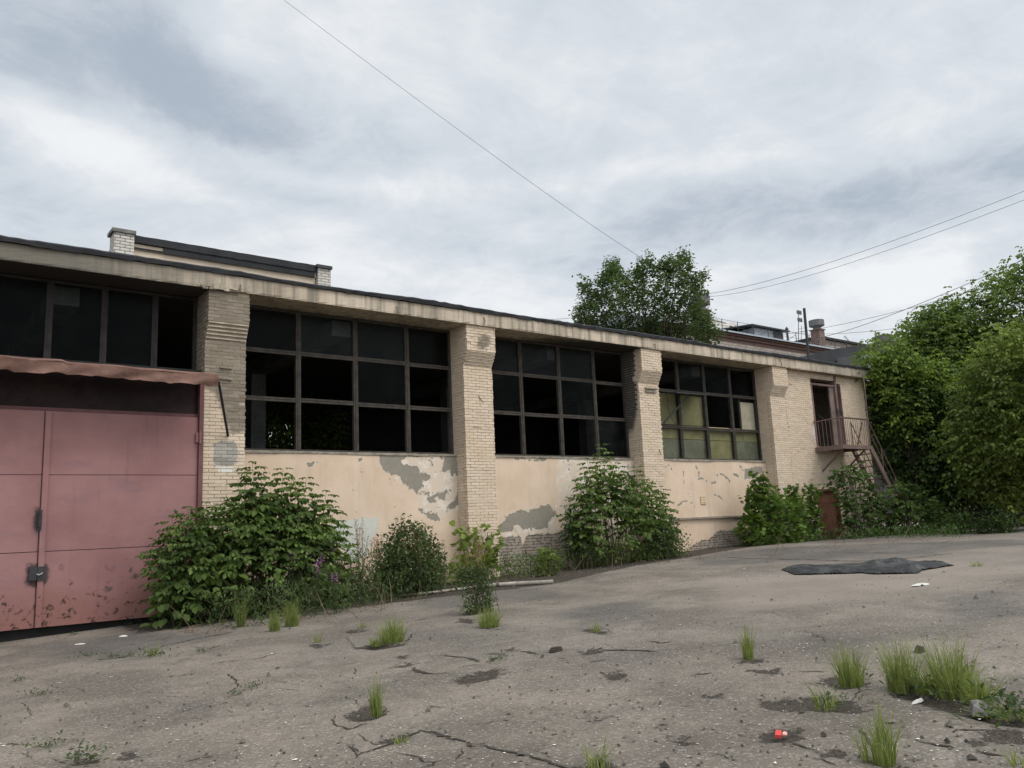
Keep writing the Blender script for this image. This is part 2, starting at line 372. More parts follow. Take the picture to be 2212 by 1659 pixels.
WOODD = simple('dark frame wood', (.026, .023, .020), .85, .45, 7, bump=.5)
INTER = simple('dark interior', (.030, .029, .028), .95, .5, .9)  # one near-black tone for floor, back wall and partition
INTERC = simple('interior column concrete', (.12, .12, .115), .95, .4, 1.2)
BROWN = rust_mat('brown door paint', (.105, .043, .024), (.16, .07, .04), (.06, .028, .018))
RUSTIRON = rust_mat('rusty painted iron', (.125, .078, .066), (.19, .128, .112), (.065, .042, .034))
OCHRE = rust_mat('yellowed board', (.45, .35, .17), (.60, .48, .27), (.17, .145, .085))
GREYBOARD = rust_mat('grey dirty board', (.29, .26, .185), (.42, .375, .28), (.10, .10, .08))
DARKMETAL = simple('dark steel', (.035, .034, .035), .6, .3, 5)
SILL = simple('sill cement', (.24, .21, .165), .95, .4, 6, bump=.5)
SOIL = simple('dark soil', (.040, .033, .025), 1, .5, 20, bump=.6)
BARK = simple('bark', (.065, .052, .042), .95, .4, 9, bump=.7)
STEM = simple('green brown stem', (.060, .058, .030), .9, .4, 9)
DRYSTEM = simple('dry stem', (.19, .13, .085), .9, .3, 9)
GLASS = glass_mat('dusty window glass', .05, dirt=.03)
GLASSD = glass_mat('dirty window glass', .09, dirt=.07)
WHITE = simple('white paper', (.52, .50, .46), .9, .1, 9)
def clump_mat():
    m = Mat('litter flecks', rough=.9); m.color(m.mix(m.rnd(), (.30, .265, .22), (.74, .70, .63))); return m.mat
FLECK = clump_mat()
def pebble_mat():
    m = Mat('pebbles', rough=.95); m.color(m.mix(m.rnd(), (.03, .027, .022), (.16, .14, .115))); return m.mat
PEBBLE = pebble_mat()
L_ASH = leaf_mat('ash leaf', (.078, .128, .038), clump=1.4)
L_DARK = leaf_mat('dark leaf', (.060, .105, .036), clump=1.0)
L_OLIVE = leaf_mat('olive leaf', (.125, .178, .046), clump=.45)
L_LIME = leaf_mat('bright young leaf', (.135, .205, .045), clump=.9)
L_POP = leaf_mat('poplar leaf', (.074, .115, .056), clump=.35, trans=.4)
L_MAPLE = leaf_mat('maple leaf', (.108, .165, .050), clump=.5, trans=.4)
L_GREY = leaf_mat('greyish weed leaf', (.072, .110, .050), clump=2.0)
L_VINE = leaf_mat('vine leaf', (.085, .145, .036), clump=2.0)
L_GRASS = leaf_mat('grass blade', (.175, .225, .080), hue=(1.5, 1.3, 1.0), clump=3)
L_DRY = leaf_mat('dry flower head', (.20, .15, .085), clump=3)
PURPLE = leaf_mat('purple petals', (.40, .15, .40), hue=(1.3, 1.2, 1.3), clump=4)
# ------------------------------------------------------------------ ground
def DP(dx, sx, dy, sy, pts): return [(dx+sx*x, dy+sy*y) for x, y in pts]
def c4(p): return DP(1566.8, .29167, 1382.5, .29167, p)
def c5(p): return DP(737.3, .375, 1290.3, .375, p)
def c6(p): return DP(0, .375, 1290.3, .375, p)
def g2(pts): return [tuple(gnd(u, v)[:2]) for u, v in pts]
soil_polys = [c4([(290, 470), (400, 435), (560, 430), (700, 425), (830, 460), (1040, 520), (1000, 545), (800, 530), (660, 520), (420, 520), (310, 505)]),
    c4([(200, 710), (270, 650), (370, 650), (540, 665), (560, 700), (500, 745), (380, 755), (240, 735)]),
    c4([(720, 310), (800, 275), (1000, 300), (1080, 330), (900, 365), (760, 340)]),
    c4([(1190, 400), (1250, 370), (1560, 440), (1800, 470), (1850, 530), (2100, 570), (2350, 560), (2350, 660), (2000, 620), (1800, 570), (1620, 520), (1300, 430)]),
    c4([(2000, 670), (2300, 680), (2300, 760), (2050, 760), (1920, 770)]),
    c4([(680, 815), (780, 818), (1250, 905), (1330, 948), (1230, 930), (760, 848)]),
    c5([(1370, 320), (1490, 303), (1500, 322), (1400, 338)]), c5([(1500, 430), (1560, 437), (1640, 430), (1630, 455), (1530, 465)]),
    c5([(630, 480), (660, 460), (750, 450), (780, 430), (900, 415), (930, 430), (870, 465), (800, 480), (700, 490)]),
    c5([(35, 660), (80, 625), (170, 615), (270, 625), (240, 660), (160, 690), (80, 695)]),
    c5([(235, 820), (280, 785), (370, 770), (385, 790), (320, 815)]), c5([(1870, 800), (1990, 800), (1985, 838), (1930, 832)]),
    c5([(700, 830), (790, 825), (790, 845), (720, 850)]), c5([(1435, 683), (1475, 683), (1470, 697), (1440, 697)]),
    c5([(2040, 560), (2090, 545), (2180, 575), (2140, 572)]), c5([(75, 290), (200, 268), (380, 265), (370, 275), (200, 303)]),
    c5([(650, 155), (700, 125), (780, 140), (760, 160), (690, 150)]), c5([(1390, 200), (1430, 192), (1560, 215), (1520, 225)]),
    c5([(310, 340), (350, 330), (385, 345), (340, 355)]), c5([(310, 385), (360, 375), (405, 388), (360, 398)]),
    c5([(930, 305), (970, 300), (1015, 312), (960, 318)]), c5([(1780, 735), (1870, 725), (1880, 740), (1800, 748)]),
    c5([(1310, 980), (1400, 955), (1560, 965), (1540, 1010), (1300, 1010)]),
    c6([(420, 955), (480, 930), (560, 945), (520, 960), (450, 965)]), c6([(640, 930), (740, 890), (800, 915), (720, 935)]),
    c6([(1770, 275), (1910, 265), (1830, 292)]), c5([(0, 190), (120, 182), (150, 190), (60, 208)]), c4([(150, 155), (240, 150), (220, 175), (160, 172)]),
    c4([(200, 238), (370, 215), (350, 245)])]
soil_w = [g2(p) for p in soil_polys]
base_strip = [(4.0, 16.2), (6.5, 15.3), (9.0, 15.0), (12.5, 14.6), (16.5, 15.7), (21, 16.4), (27.5, 17.0), (33, 15.5), (33, 19), (4, 19)]
dark_w = [g2([(1180, 1330), (1290, 1300), (1440, 1295), (1420, 1345), (1250, 1365)]), g2([(1680, 1385), (1760, 1365), (1920, 1380), (1900, 1405), (1740, 1410)]),
          g2([(2000, 1290), (2200, 1270), (2300, 1330), (2080, 1340)]), g2([(1470, 1205), (1640, 1185), (2200, 1165), (2300, 1175), (1700, 1215), (1500, 1225)]),
          g2([(0, 1400), (330, 1360), (500, 1370), (200, 1430)]), g2([(850, 1300), (1180, 1262), (1250, 1285), (950, 1320)])]
pale_w = [g2([(1500, 1250), (2200, 1190), (2300, 1240), (1900, 1300), (1550, 1330)]), g2([(480, 1530), (540, 1520), (590, 1530), (520, 1548)]), g2([(30, 1545), (150, 1530), (190, 1560), (60, 1580)]),
          g2([(790, 1580), (850, 1565), (890, 1575), (810, 1600)])]
def make_ground():
    xs = np.concatenate([-np.geomspace(400, 1.6, 26), np.arange(-1.5, 25, .075), 25+np.cumsum(np.geomspace(.1, 60, 44))])
    ys = np.concatenate([-np.geomspace(300, 1.2, 24), np.arange(-1.0, 17.9, .075), 18+np.cumsum(np.geomspace(.1, 60, 36))])
    nx, ny = len(xs), len(ys)
    X, Y = np.meshgrid(xs, ys); P = np.stack([X.ravel(), Y.ravel()], 1)
    soil = np.full(len(P), -50.); dark = soil.copy(); pale = soil.copy()
    near = (P[:, 0] > -2) & (P[:, 0] < 34) & (P[:, 1] > -2) & (P[:, 1] < 20)
    soil[near] = sdf(P[near], soil_w+[base_strip]); dark[near] = sdf(P[near], dark_w); pale[near] = sdf(P[near], pale_w)
    hole = sdf(P[near], soil_w)
    Z = GZ(P[:, 0]).astype(float)
    Z[near] = GH(P[near, 0], P[near, 1])
    Z[near] -= .045*np.clip((hole+.03)/.14, 0, 1)
    far = P[:, 0] < -10; Z[far] = GZ(-10.)
    me = bpy.data.meshes.new('ground')
    V = np.column_stack([P, Z])
    fs = [(j*nx+i, j*nx+i+1, (j+1)*nx+i+1, (j+1)*nx+i) for j in range(ny-1) for i in range(nx-1)]
    me.from_pydata(V.tolist(), [], fs); me.materials.append(ASPH)
    setattr_f(me, 'soil', soil); setattr_f(me, 'dark', dark); setattr_f(me, 'pale', pale)
    me.polygons.foreach_set('use_smooth', [True]*len(fs))
    g = link('ground', me); tag(g, 'cracked dusty grey-brown asphalt yard', None, None, 'structure')
    # cracks: thin jagged strips of soil lying in the asphalt
    rnd = random.Random(5); mb = MB()
    cr = [(c5([(90, 905), (230, 850), (380, 790), (450, 752), (560, 775), (660, 805), (800, 840), (950, 880), (1100, 915), (1280, 975), (1330, 1000)]), .022),
        (c5([(300, 885), (400, 900), (460, 930), (540, 940), (530, 960), (460, 975)]), .014), (c5([(540, 940), (585, 935)]), .01), (c5([(690, 855), (705, 890), (670, 915), (660, 930)]), .012),
        (c5([(0, 730), (50, 745), (120, 715), (240, 715)]), .011), (c5([(30, 830), (70, 870), (90, 900), (80, 915)]), .013), (c5([(100, 770), (130, 800), (200, 835)]), .008), (c5([(0, 664), (40, 668)]), .01),
        (c5([(400, 405), (480, 435), (540, 440), (620, 435)]), .035), (c5([(570, 340), (640, 345), (700, 350), (800, 378)]), .03), (c5([(1020, 320), (1080, 325), (1140, 340)]), .035), (c5([(670, 405), (800, 390)]), .025),
        (c5([(1480, 315), (1600, 312), (1820, 316)]), .045), (c5([(1430, 380), (1530, 365)]), .02), (c5([(1230, 360), (1310, 358)]), .03), (c5([(2020, 450), (2140, 432)]), .03), (c5([(830, 340), (1010, 325)]), .02), (c5([(1080, 290), (1140, 292)]), .03),
        (c5([(380, 262), (410, 215), (445, 210)]), .015), (c5([(590, 95), (700, 72)]), .012), (c5([(410, 138), (460, 132), (520, 125)]), .022), (c5([(760, 185), (940, 195)]), .02), (c5([(990, 210), (1090, 205)]), .015),
        (c5([(1350, 678), (1410, 692)]), .012), (c5([(1150, 620), (1220, 640)]), .008), (c5([(75, 400), (85, 435)]), .015), (c5([(1760, 260), (1830, 272), (1940, 262)]), .025),
        (c6([(920, 288), (1100, 247), (1300, 210), (1370, 195)]), .022), (c6([(1190, 302), (1290, 270)]), .02), (c6([(1185, 395), (1300, 372), (1480, 355), (1600, 322)]), .012), (c6([(1020, 457), (1130, 440)]), .016), (c6([(950, 565), (1150, 568)]), .01),
        (c6([(520, 365), (680, 350), (780, 330)]), .018), (c6([(1015, 370), (1110, 350)]), .014), (c6([(0, 855), (200, 855)]), .013), (c6([(1310, 435), (1360, 470), (1370, 510)]), .012), (c6([(1930, 660), (1920, 710), (2000, 745), (2120, 720)]), .01),
        (c6([(2000, 830), (2060, 870), (2050, 900)]), .01), (c6([(1070, 945), (1250, 905)]), .018), (c6([(300, 940), (380, 965)]), .01), (c6([(700, 275), (800, 270)]), .015), (c6([(1480, 560), (1620, 540)]), .007), (c6([(400, 600), (520, 590)]), .008),
        (c4([(430, 760), (560, 790), (680, 822)]), .022), (c4([(870, 632), (940, 645), (1010, 660), (1060, 740), (1110, 850)]), .013), (c4([(1395, 747), (1520, 772), (1650, 792), (1800, 830)]), .022), (c4([(1890, 845), (1960, 852), (2070, 867)]), .035),
        (c4([(1690, 690), (1720, 668), (1800, 672), (1960, 664)]), .018), (c4([(640, 880), (720, 890), (830, 935)]), .016), (c4([(910, 915), (935, 880)]), .012), (c4([(1040, 475), (1155, 474)]), .02), (c4([(2030, 408), (2200, 436)]), .015), (c4([(940, 460), (1000, 390), (1090, 380)]), .01),
        (c4([(380, 130), (480, 133)]), .016), (c4([(480, 240), (760, 245)]), .02), (c4([(1350, 893), (1470, 893)]), .02), (c4([(1145, 616), (1200, 622)]), .03), (c4([(1500, 420), (1700, 470)]), .012), (c4([(1640, 580), (1780, 600)]), .014),
        (c4([(100, 185), (160, 160)]), .02), (c4([(280, 440), (300, 400)]), .012), (c4([(1070, 560), (1130, 556)]), .014), (c4([(840, 610), (880, 560)]), .008),
        ([(1567, 1203), (1700, 1209), (1850, 1213), (1960, 1206), (2060, 1192)], .035), ([(1780, 1196), (1950, 1192)], .03), ([(1800, 1440), (1840, 1436)], .02)]
    for k in range(75):                         # hairline cracks all over
        u = rnd.uniform(-20, 2200); v = 1660-360*rnd.random()**.8
        pts = [(u, v)]; a = rnd.choice([0, .2, -.15, .4])+rnd.uniform(-.2, .2)
        for j in range(rnd.randint(2, 4)):
            a += rnd.uniform(-.5, .5); l = rnd.uniform(8, 26); u += math.cos(a)*l; v += math.sin(a)*l*.5; pts.append((u, v))
        cr.append((pts, rnd.uniform(.003, .007)))
    for pts, w in cr:
        W = [np.array(gnd(u, max(v, 1195))) for u, v in pts]
        D = [W[0]]
        for a, b in zip(W[:-1], W[1:]):
            n = max(2, int(np.linalg.norm(b-a)/.06))
            for i in range(1, n+1):
                p = a+(b-a)*i/n
                if i < n: p = p+np.array([rnd.gauss(0, .014), rnd.gauss(0, .014), 0])
                D.append(p)
        vs = []; n = len(D)
        for i, p in enumerate(D):
            d = D[min(i+1, n-1)]-D[max(i-1, 0)]; q = np.array([-d[1], d[0], 0]); q = q/max(np.linalg.norm(q), 1e-6)
            tp = min(1, i/2.5, (n-1-i)/2.5)
            hw = w*.78*(.2+.8*tp)*rnd.uniform(.3, 1.5)
            for sgn in (-1, 1):
                r = p+q*hw*sgn*rnd.uniform(.6, 1.2); vs.append((r[0], r[1], float(GH(r[0], r[1]))+.006))
        mb.add(vs, [(2*i, 2*i+1, 2*i+3, 2*i+2) for i in range(n-1)])
    mb.build('cracks', SOIL, g)
    return g
ground = make_ground()
# ------------------------------------------------------------------ the workshop
Y0, YC, YW = 17.4, 17.2, 17.95               # pilaster face, corbelled head, window plane
ZS, ZH, ZR = 3.64, 6.97, 6.97                # sill, window head, slab underside
shop = thing('workshop_building', 'long abandoned workshop with peach walls, brick pilasters, dark broken windows and pink gates', 'building', (14, 24, 0))
def shop_part(mb, name, mats, smooth=False): return mb.build(name, mats, shop, smooth)
def bricks(mb, rnd, x0, x1, y, z, depth, side_to=None, right_to=None, miss=0.0):
    """one course: front bricks along x, return bricks along y on the left and right"""
    h = .064; L = .252; off = -.125*(int(round(z/.0755)) % 2)
    x = x0+off
    while x < x1-.01:
        a, b = max(x, x0), min(x+L-.010, x1); x += L
        if b-a < .03: continue
        j = rnd.gauss(0, .0035)
        if rnd.random() < miss: j += .035
        e0 = rnd.gauss(0, .005) if a <= x0+.01 else 0; e1 = rnd.gauss(0, .005) if b >= x1-.01 else 0
        mb.box(a+e0, b+e1, y+j, y+.11, z+rnd.uniform(0, .004), z+h+rnd.uniform(-.003, .003))
    for X, sd, lim in ((x0, 1, side_to), (x1, -1, right_to)):
        if lim is None: continue
        yy = y+.112+off*.5+.06
        while yy < lim-.01:
            a, b = max(yy, y+.114), min(yy+L-.010, lim); yy += L
            if b-a < .03: continue
            j = rnd.gauss(0, .0035)
            if sd > 0: mb.box(X+j, X+.11, a, b, z, z+h)
            else: mb.box(X-.11, X+j, a, b, z, z+h)
def brick_attrs(o, kinds):
    C = coords(o.data)
    for name in ('grime', 'soot', 'grey', 'white'):
        polys = kinds.get(name, [])
        v = sdf(C[:, [0, 2]], polys) if polys else np.full(len(C), -9.)
        if name == 'soot' and 'sooty' in kinds: v = kinds['sooty'](C)
        setattr_f(o.data, name, v)
def pilaster(x0, x1, seed, kinds, right=True, miss_top=.01):
    rnd = random.Random(seed); mb = MB(); z = -.2
    while z < ZR-.02:
        if z > 6.33: y = YC
        elif z > 5.95: y = Y0-.04*min(5, 1+int((z-5.95)/.0755))
        else: y = Y0
        zz = z
        bricks(mb, rnd, x0, x1, y, zz, .1, YW+.1, (YW+.1) if right else None, miss_top if z > 5.9 else .004)
        z += .0755
    mb.box(x0+.012, x1-.012, Y0+.012, YW+.09, -.2, 5.95, 1)
    for k in range(5): mb.box(x0+.012, x1-.012, Y0-.04*(k+1)+.012, YW+.09, 5.95+.0755*k, 5.95+.0755*(k+1)-.001, 1)
    mb.box(x0+.012, x1-.012, YC+.012, YW+.09, 6.328, ZR-.003, 1)
    o = shop_part(mb, 'pilaster', [PBRICK, MORTAR]); brick_attrs(o, kinds); return o
p1 = pilaster(5.41, 6.29, 1, {'grime': [[(5.3, 7.1), (6.4, 7.1), (6.4, 3.98), (5.98, 3.92), (5.86, 4.15), (5.62, 4.80), (5.3, 4.9)]],
    'grey': [[(5.62, 3.78), (6.14, 3.78), (6.14, 3.24), (5.62, 3.24)]], 'white': [[(5.66, 3.25), (6.12, 3.25), (6.14, 3.10), (5.66, 3.10)]]})
p1['label'] = 'grimy brick pilaster with a grey painted square beside the gate'
p2 = pilaster(12.0, 12.92, 2, {'grime': [[(12.35, 6.75), (12.8, 6.75), (12.75, 6.35), (12.3, 6.3)]]}, miss_top=.13); p2['label'] = 'brick pilaster with a badly chipped corbelled head'
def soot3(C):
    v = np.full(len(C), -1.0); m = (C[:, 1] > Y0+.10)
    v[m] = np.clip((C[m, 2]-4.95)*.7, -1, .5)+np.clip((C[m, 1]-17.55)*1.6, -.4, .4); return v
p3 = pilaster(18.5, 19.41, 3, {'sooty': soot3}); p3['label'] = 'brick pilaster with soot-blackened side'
p4 = pilaster(25.2, 26.1, 4, {}, right=False)
p0 = pilaster(-1.15, -.3, 6, {})
def end_wall():
    rnd = random.Random(9); mb = MB(); z = -.2
    while z < ZR-.02:
        segs = [(26.11, 31.57)]
        if z < 2.58: segs = [(26.11, 27.5), (28.92, 31.57)]
        elif z > 4.12: segs = [(26.11, 27.82), (29.86, 31.57)]
        if 6.62 < z: segs = [(26.11, 31.57)] if z > 6.75 else [(26.11, 27.82), (29.45, 31.57)]
        for a, b in segs:
            bricks(mb, rnd, a, b, Y0, z, .1, (Y0+.35) if a > 26.2 else None, (Y0+.45) if (b < 31 or True) else None, .01)
        z += .0755
    for a, b, c, d in [(26.09, 27.49, -.2, 4.1), (28.93, 31.55, -.2, 4.1), (27.49, 28.93, 2.59, 4.1), (26.09, 27.81, 4.1, 6.97), (29.87, 31.55, 4.1, 6.97), (27.81, 29.87, 6.76, 6.97)]:
        mb.box(a, b, Y0+.012, Y0+.4, c, d, 1)
    o = shop_part(mb, 'brick_wall', [PBRICK, MORTAR])
    brick_attrs(o, {'white': [[(27.55, 4.9), (27.8, 5.0), (27.82, 4.3), (27.65, 4.35)]]})
    mb = MB()                                  # gable end wall of the building
    mb.box(31.2, 31.54, Y0+.42, 30.5, -.2, 6.95); shop_part(mb, 'gable_wall', MORTAR)
end_wall()
def q4(p): return [tuple(fac(u, v, 17.85)[[0, 2]]) for u, v in DP(322.6, .3125, 967.7, .3125, p)]
def q6(p): return [tuple(fac(u, v, 17.85)[[0, 2]]) for u, v in DP(875.6, .29167, 967.7, .29167, p)]
def q7(p): return [tuple(fac(u, v, 17.85)[[0, 2]]) for u, v in DP(1364, .27775, 718.9, .27775, p)]
def spandrel(x0, x1, peel, under, white, brick, lines=(), y=17.85, ledge=False):
    xs = np.linspace(x0, x1, int((x1-x0)/.045)); zs = np.linspace(-.2, ZS-.02, 84)
    mb = MB(); prof = (lambda a, b: y+.012*math.sin(a*1.7+b*.9)*.6+(.05 if ledge and b < 1.72 else 0))
    mb.sheet(xs, zs, prof)
    mb.box(x0, x1, y+.08, y+.38, -.2, ZS-.02, 1)
    mb.add([(x0, y, ZS-.021), (x1, y, ZS-.021), (x1, y+.1, ZS-.021), (x0, y+.1, ZS-.021)], [(0, 1, 2, 3)], 1)
    o = shop_part(mb, 'spandrel_wall', [PLASTER, MORTAR], True)
    C = coords(o.data)[:, [0, 2]]
    setattr_f(o.data, 'peel', sdf(C, peel, lines)); setattr_f(o.data, 'under', sdf(C, under) if under else np.full(len(C), -9.))
    setattr_f(o.data, 'white', sdf(C, white) if white else np.full(len(C), -9.)); setattr_f(o.data, 'brick', sdf(C, brick) if brick else np.full(len(C), -9.))
    rnd = random.Random(int(x0)); mb = MB(); x = x0+.01     # broken cement sill in pieces
    while x < x1-.02:
        L = min(rnd.uniform(.3, 1.1), x1-.01-x); z = ZS+rnd.uniform(-.004, .004)
        mb.box(x, x+L-.003, y-.035+rnd.uniform(0, .02), y+.36, z-.055+rnd.uniform(-.012, .012), z)
        x += L
    mb.build('window_sill', SILL, o)
    if ledge:
        mb = MB(); x = x0+.02
        while x < x1-.05:
            L = min(rnd.uniform(.6, 1.6), x1-.02-x); mb.box(x, x+L-.002, y-.05+rnd.uniform(0, .008), y+.06, 1.715, 1.765+rnd.uniform(0, .01)); x += L
        mb.build('ledge', SILL, o)
    return o
spandrel(6.29, 12.0,
    [q4([(1535, 40), (1590, 45), (1600, 90), (1620, 150), (1680, 185), (1730, 190), (1760, 250), (1840, 300), (1850, 325), (1865, 280), (1885, 280), (1890, 230), (1945, 215), (1945, 185), (1880, 175), (1850, 110), (1830, 130), (1750, 115), (1740, 90), (1790, 60), (1960, 55), (1940, 40)]),
     q4([(2040, 40), (2160, 45), (2160, 190), (2090, 180), (2085, 145), (2025, 160)]), q4([(1985, 320), (2055, 290), (2050, 350), (2035, 370), (2010, 340)]),
     q4([(2130, 300), (2150, 300), (2150, 380), (2110, 420), (2060, 410), (2070, 390), (2110, 375)]), q4([(1900, 440), (1990, 460), (2010, 490), (1990, 508), (1920, 475)]), q4([(1920, 340), (1980, 365), (1940, 380)]),
     q4([(660, 0), (1540, 20), (1540, 40), (1200, 38), (1100, 22), (940, 36), (830, 31), (700, 36), (660, 16)]), q4([(1080, 110), (1130, 105), (1120, 128)]), q4([(1150, 95), (1170, 92), (1165, 115)]), q4([(1450, 75), (1465, 75), (1458, 92)])],
    [q4([(1590, 45), (2160, 50), (2160, 420), (2020, 500), (1900, 450), (1870, 400), (1860, 330), (1700, 200)])],
    [q4([(1265, 500), (1580, 480), (1575, 560), (1500, 750), (1390, 790), (1260, 600)])], [],
    [(q4([(1765, 270), (1900, 300), (1960, 345), (2010, 300)]), .012), (q4([(1950, 90), (1960, 120)]), .02), (q4([(1870, 420), (1900, 445)]), .02)])['label'] = 'peach plaster wall with a large grey peeled patch'
spandrel(12.92, 18.5,
    [q6([(655, 640), (700, 570), (745, 540), (740, 510), (860, 460), (900, 475), (955, 455), (1000, 435), (1060, 440), (1110, 480), (1120, 515), (1090, 520), (1060, 550), (1060, 590), (1010, 600), (980, 590), (870, 600), (840, 570), (800, 575), (790, 605), (740, 610)]),
     q6([(790, 60), (830, 90), (850, 70), (940, 95), (1000, 70), (1050, 80), (1010, 100), (920, 90)]), q6([(1190, 88), (1215, 80), (1205, 120)]), q6([(1225, 240), (1255, 235), (1245, 260)]), q6([(1300, 240), (1310, 330), (1300, 340)]),
     q6([(1040, 190), (1060, 185), (1055, 200)]), q6([(860, 180), (870, 180), (866, 195)])],
    [q6([(680, 600), (740, 510), (1000, 430), (1120, 500), (1130, 640), (1000, 660), (900, 670), (870, 740), (850, 680), (720, 685)]), q6([(1130, 60), (1750, 70), (1750, 700), (1190, 600), (1110, 430)])], [],
    [q6([(640, 660), (850, 660), (870, 720), (900, 650), (1000, 640), (1090, 630), (1190, 600), (1300, 620), (1420, 640), (1420, 950), (640, 950)])],
    [(q6([(1000, 440), (1060, 432), (1110, 480), (1118, 515)]), .03)])['label'] = 'peach plaster wall peeled to grey cement and bare brick at its foot'
spandrel(19.41, 25.2,
    [q7([(880, 1065), (950, 1050), (975, 1038), (1015, 1050), (1020, 1085), (960, 1130), (875, 1135)]), q7([(790, 1095), (830, 1105), (838, 1120), (800, 1110)]), q7([(845, 1040), (868, 1055), (866, 1080)])],
    [], [], [q7([(430, 1690), (540, 1620), (620, 1600), (690, 1545), (800, 1540), (900, 1520), (950, 1530), (950, 1690)])],
    [(q7([(525, 1130), (570, 1137), (615, 1172), (655, 1165)]), .02), (q7([(660, 1110), (690, 1095), (720, 1110), (765, 1158)]), .015), (q7([(365, 1345), (400, 1310), (440, 1312), (490, 1335), (492, 1365)]), .014),
     (q7([(405, 1050), (412, 1215)]), .016), (q7([(500, 1030), (525, 1080), (525, 1135)]), .013), (q7([(630, 1258), (670, 1265), (705, 1290)]), .016), (q7([(265, 1040), (290, 1030), (315, 1060)]), .014), (q7([(445, 1255), (455, 1275)]), .02)], ledge=True)['label'] = 'peach plaster wall with a long horizontal ledge and hairline cracks'
# steel rods and broken bits stuck in the pilasters
def spikes():
    for (u, v, u2, v2, y) in [(1032, 853, 1044, 870, Y0-.03), (1362, 990, 1378, 981, Y0-.06), (1422, 967, 1428, 981, Y0-.02)]:
        mb = MB(); mb.tube([fac(u, v, y+.05), fac(u2, v2, y-.05)], .012, 5)
        mb.build('steel_rod', RUSTIRON, p2 if u < 1200 else p3)
spikes()
mb = MB(); a = fac(1392, 838, Y0); b = fac(1418, 846, Y0)
mb.box(a[0], b[0], Y0-.09, Y0+.02, a[2]-.03, a[2]+.01); mb.box(a[0]+.02, b[0]-.05, Y0-.05, Y0+.02, a[2]-.13, a[2]-.09); mb.build('stone_ledge', SILL, p3)
mb = MB(); a = fac(480, 793, Y0); mb.box(a[0]-.06, a[0]+.2, Y0-.05, Y0+.02, a[2]-.03, a[2]); mb.build('stone_ledge', SILL, p1); mb = MB(); a = fac(480, 818, Y0); mb.box(a[0]-.06, a[0]+.2, Y0-.04, Y0+.02, a[2]-.02, a[2]+.01); mb.build('stone_ledge', SILL, p1)
mb = MB(); a = fac(1519, 1080, 17.85); mb.box(a[0]-.13, a[0]+.13, 17.822, 17.835, a[2]-.13, a[2]+.13)
for k, (w, h) in enumerate([(.09, .02), (.10, .015), (.06, .03)]): mb.box(a[0]-w, a[0]+w, 17.818, 17.8215, a[2]+.09-k*.08-h, a[2]+.09-k*.08, 1)
nt = shop_part(mb, 'notice', [simple('faded notice', (.56, .46, .30), .8, .12, 9), simple('notice print', (.50, .22, .06), .8, .2, 9)]); nt['label'] = 'small faded yellow notice on the wall'
# windows --------------------------------------------------------------------------------------------------
def window(x0, x1, mull, rows, z0, z1, y, label, glass, name='window', dark=False):
    rnd = random.Random(int(x0*10)); fm = WOODD if dark else WOOD
    mb = MB()
    for k, x in enumerate(mull):                     # each mullion is a pair of posts with a cover strip
        for s in (-1, 1): mb.box(x+s*.034-.026, x+s*.034+.026, y, y+.09, z0, z1)
        mb.box(x-.016, x+.016, y-.012, y+.05, z0+.02, z1-.02)
    mb.box(x0, x0+.055, y, y+.09, z0, z1); mb.box(x1-.055, x1, y, y+.09, z0, z1)
    cols = [x0]+list(mull)+[x1]
    for i in range(len(cols)-1):
        a, b = cols[i]+.062, cols[i+1]-.062
        if i == 0: a = x0+.057
        if i == len(cols)-2: b = x1-.057
        for z in rows:
            dz = rnd.uniform(-.012, .012)
            mb.box(a, b, y+.008, y+.082, z-.052+dz, z-.006+dz); mb.box(a, b, y+.008, y+.082, z+.004+dz, z+.048+dz); mb.box(a, b, y+.022, y+.07, z-.01+dz, z+.008+dz)
        mb.box(a, b, y+.006, y+.084, z0+.002, z0+.05); mb.box(a, b, y+.006, y+.084, z1-.06, z1-.002)
    w = shop_part(mb, name, fm); w['label'] = label
    zs = [z0]+list(rows)+[z1]
    mats = {'c': GLASS, 'd': GLASSD}
    for (i, j, g) in glass:
        mb = MB(); mb.box(cols[i]+.03, cols[i+1]-.03, y+.040, y+.044, zs[j]+.03, zs[j+1]-.03); mb.build('glass_pane', mats[g], w)
    return w, cols, zs
rows = [4.83, 5.94]
w1, _, _ = window(6.31, 11.98, [7.73, 9.20, 10.65], rows, ZS, 6.95, YW, 'large dark window with twelve openings between the gate pilaster and the chipped pilaster',
    [(1, 2, 'd'), (2, 2, 'd'), (0, 2, 'c'), (2, 1, 'c'), (3, 2, 'c')])
w2, _, _ = window(12.94, 18.48, [14.34, 15.77, 17.17], rows, ZS, 6.95, YW, 'large dark window with soot above its right corner',
    [(0, 2, 'd'), (1, 2, 'd'), (2, 2, 'd'), (3, 0, 'd'), (0, 1, 'c'), (2, 1, 'c')])
w3, cols, zs = window(19.43, 25.18, [20.97, 22.31, 23.71], [4.70, 5.90], ZS, 6.95, YW, 'large window with yellowed boards behind its lower openings',
    [(1, 2, 'c'), (2, 2, 'c'), (0, 0, 'd'), (1, 0, 'd'), (2, 0, 'd'), (3, 0, 'd'), (0, 1, 'c'), (1, 1, 'd')])
mb = MB()
for i in range(4):
    mb.box(cols[i]+.01, cols[i+1]-.01, YW+.13, YW+.15, ZS, 4.32, 1 if i != 2 else 0); mb.box(cols[i]+.01, cols[i+1]-.01, YW+.135, YW+.155, 4.335, 4.78, 0)
mb.box(cols[0]+.01, cols[1]-.02, YW+.13, YW+.15, 4.80, 5.82, 0); mb.box(cols[1], cols[2]-.02, YW+.14, YW+.16, 4.80, 5.80, 0)
mb.box(cols[3]+.62, cols[4]-.02, YW+.15, YW+.17, 4.78, 5.75, 1); mb.box(cols[3]+.53, cols[3]+.61, YW+.10, YW+.16, 4.72, 5.9, 2)
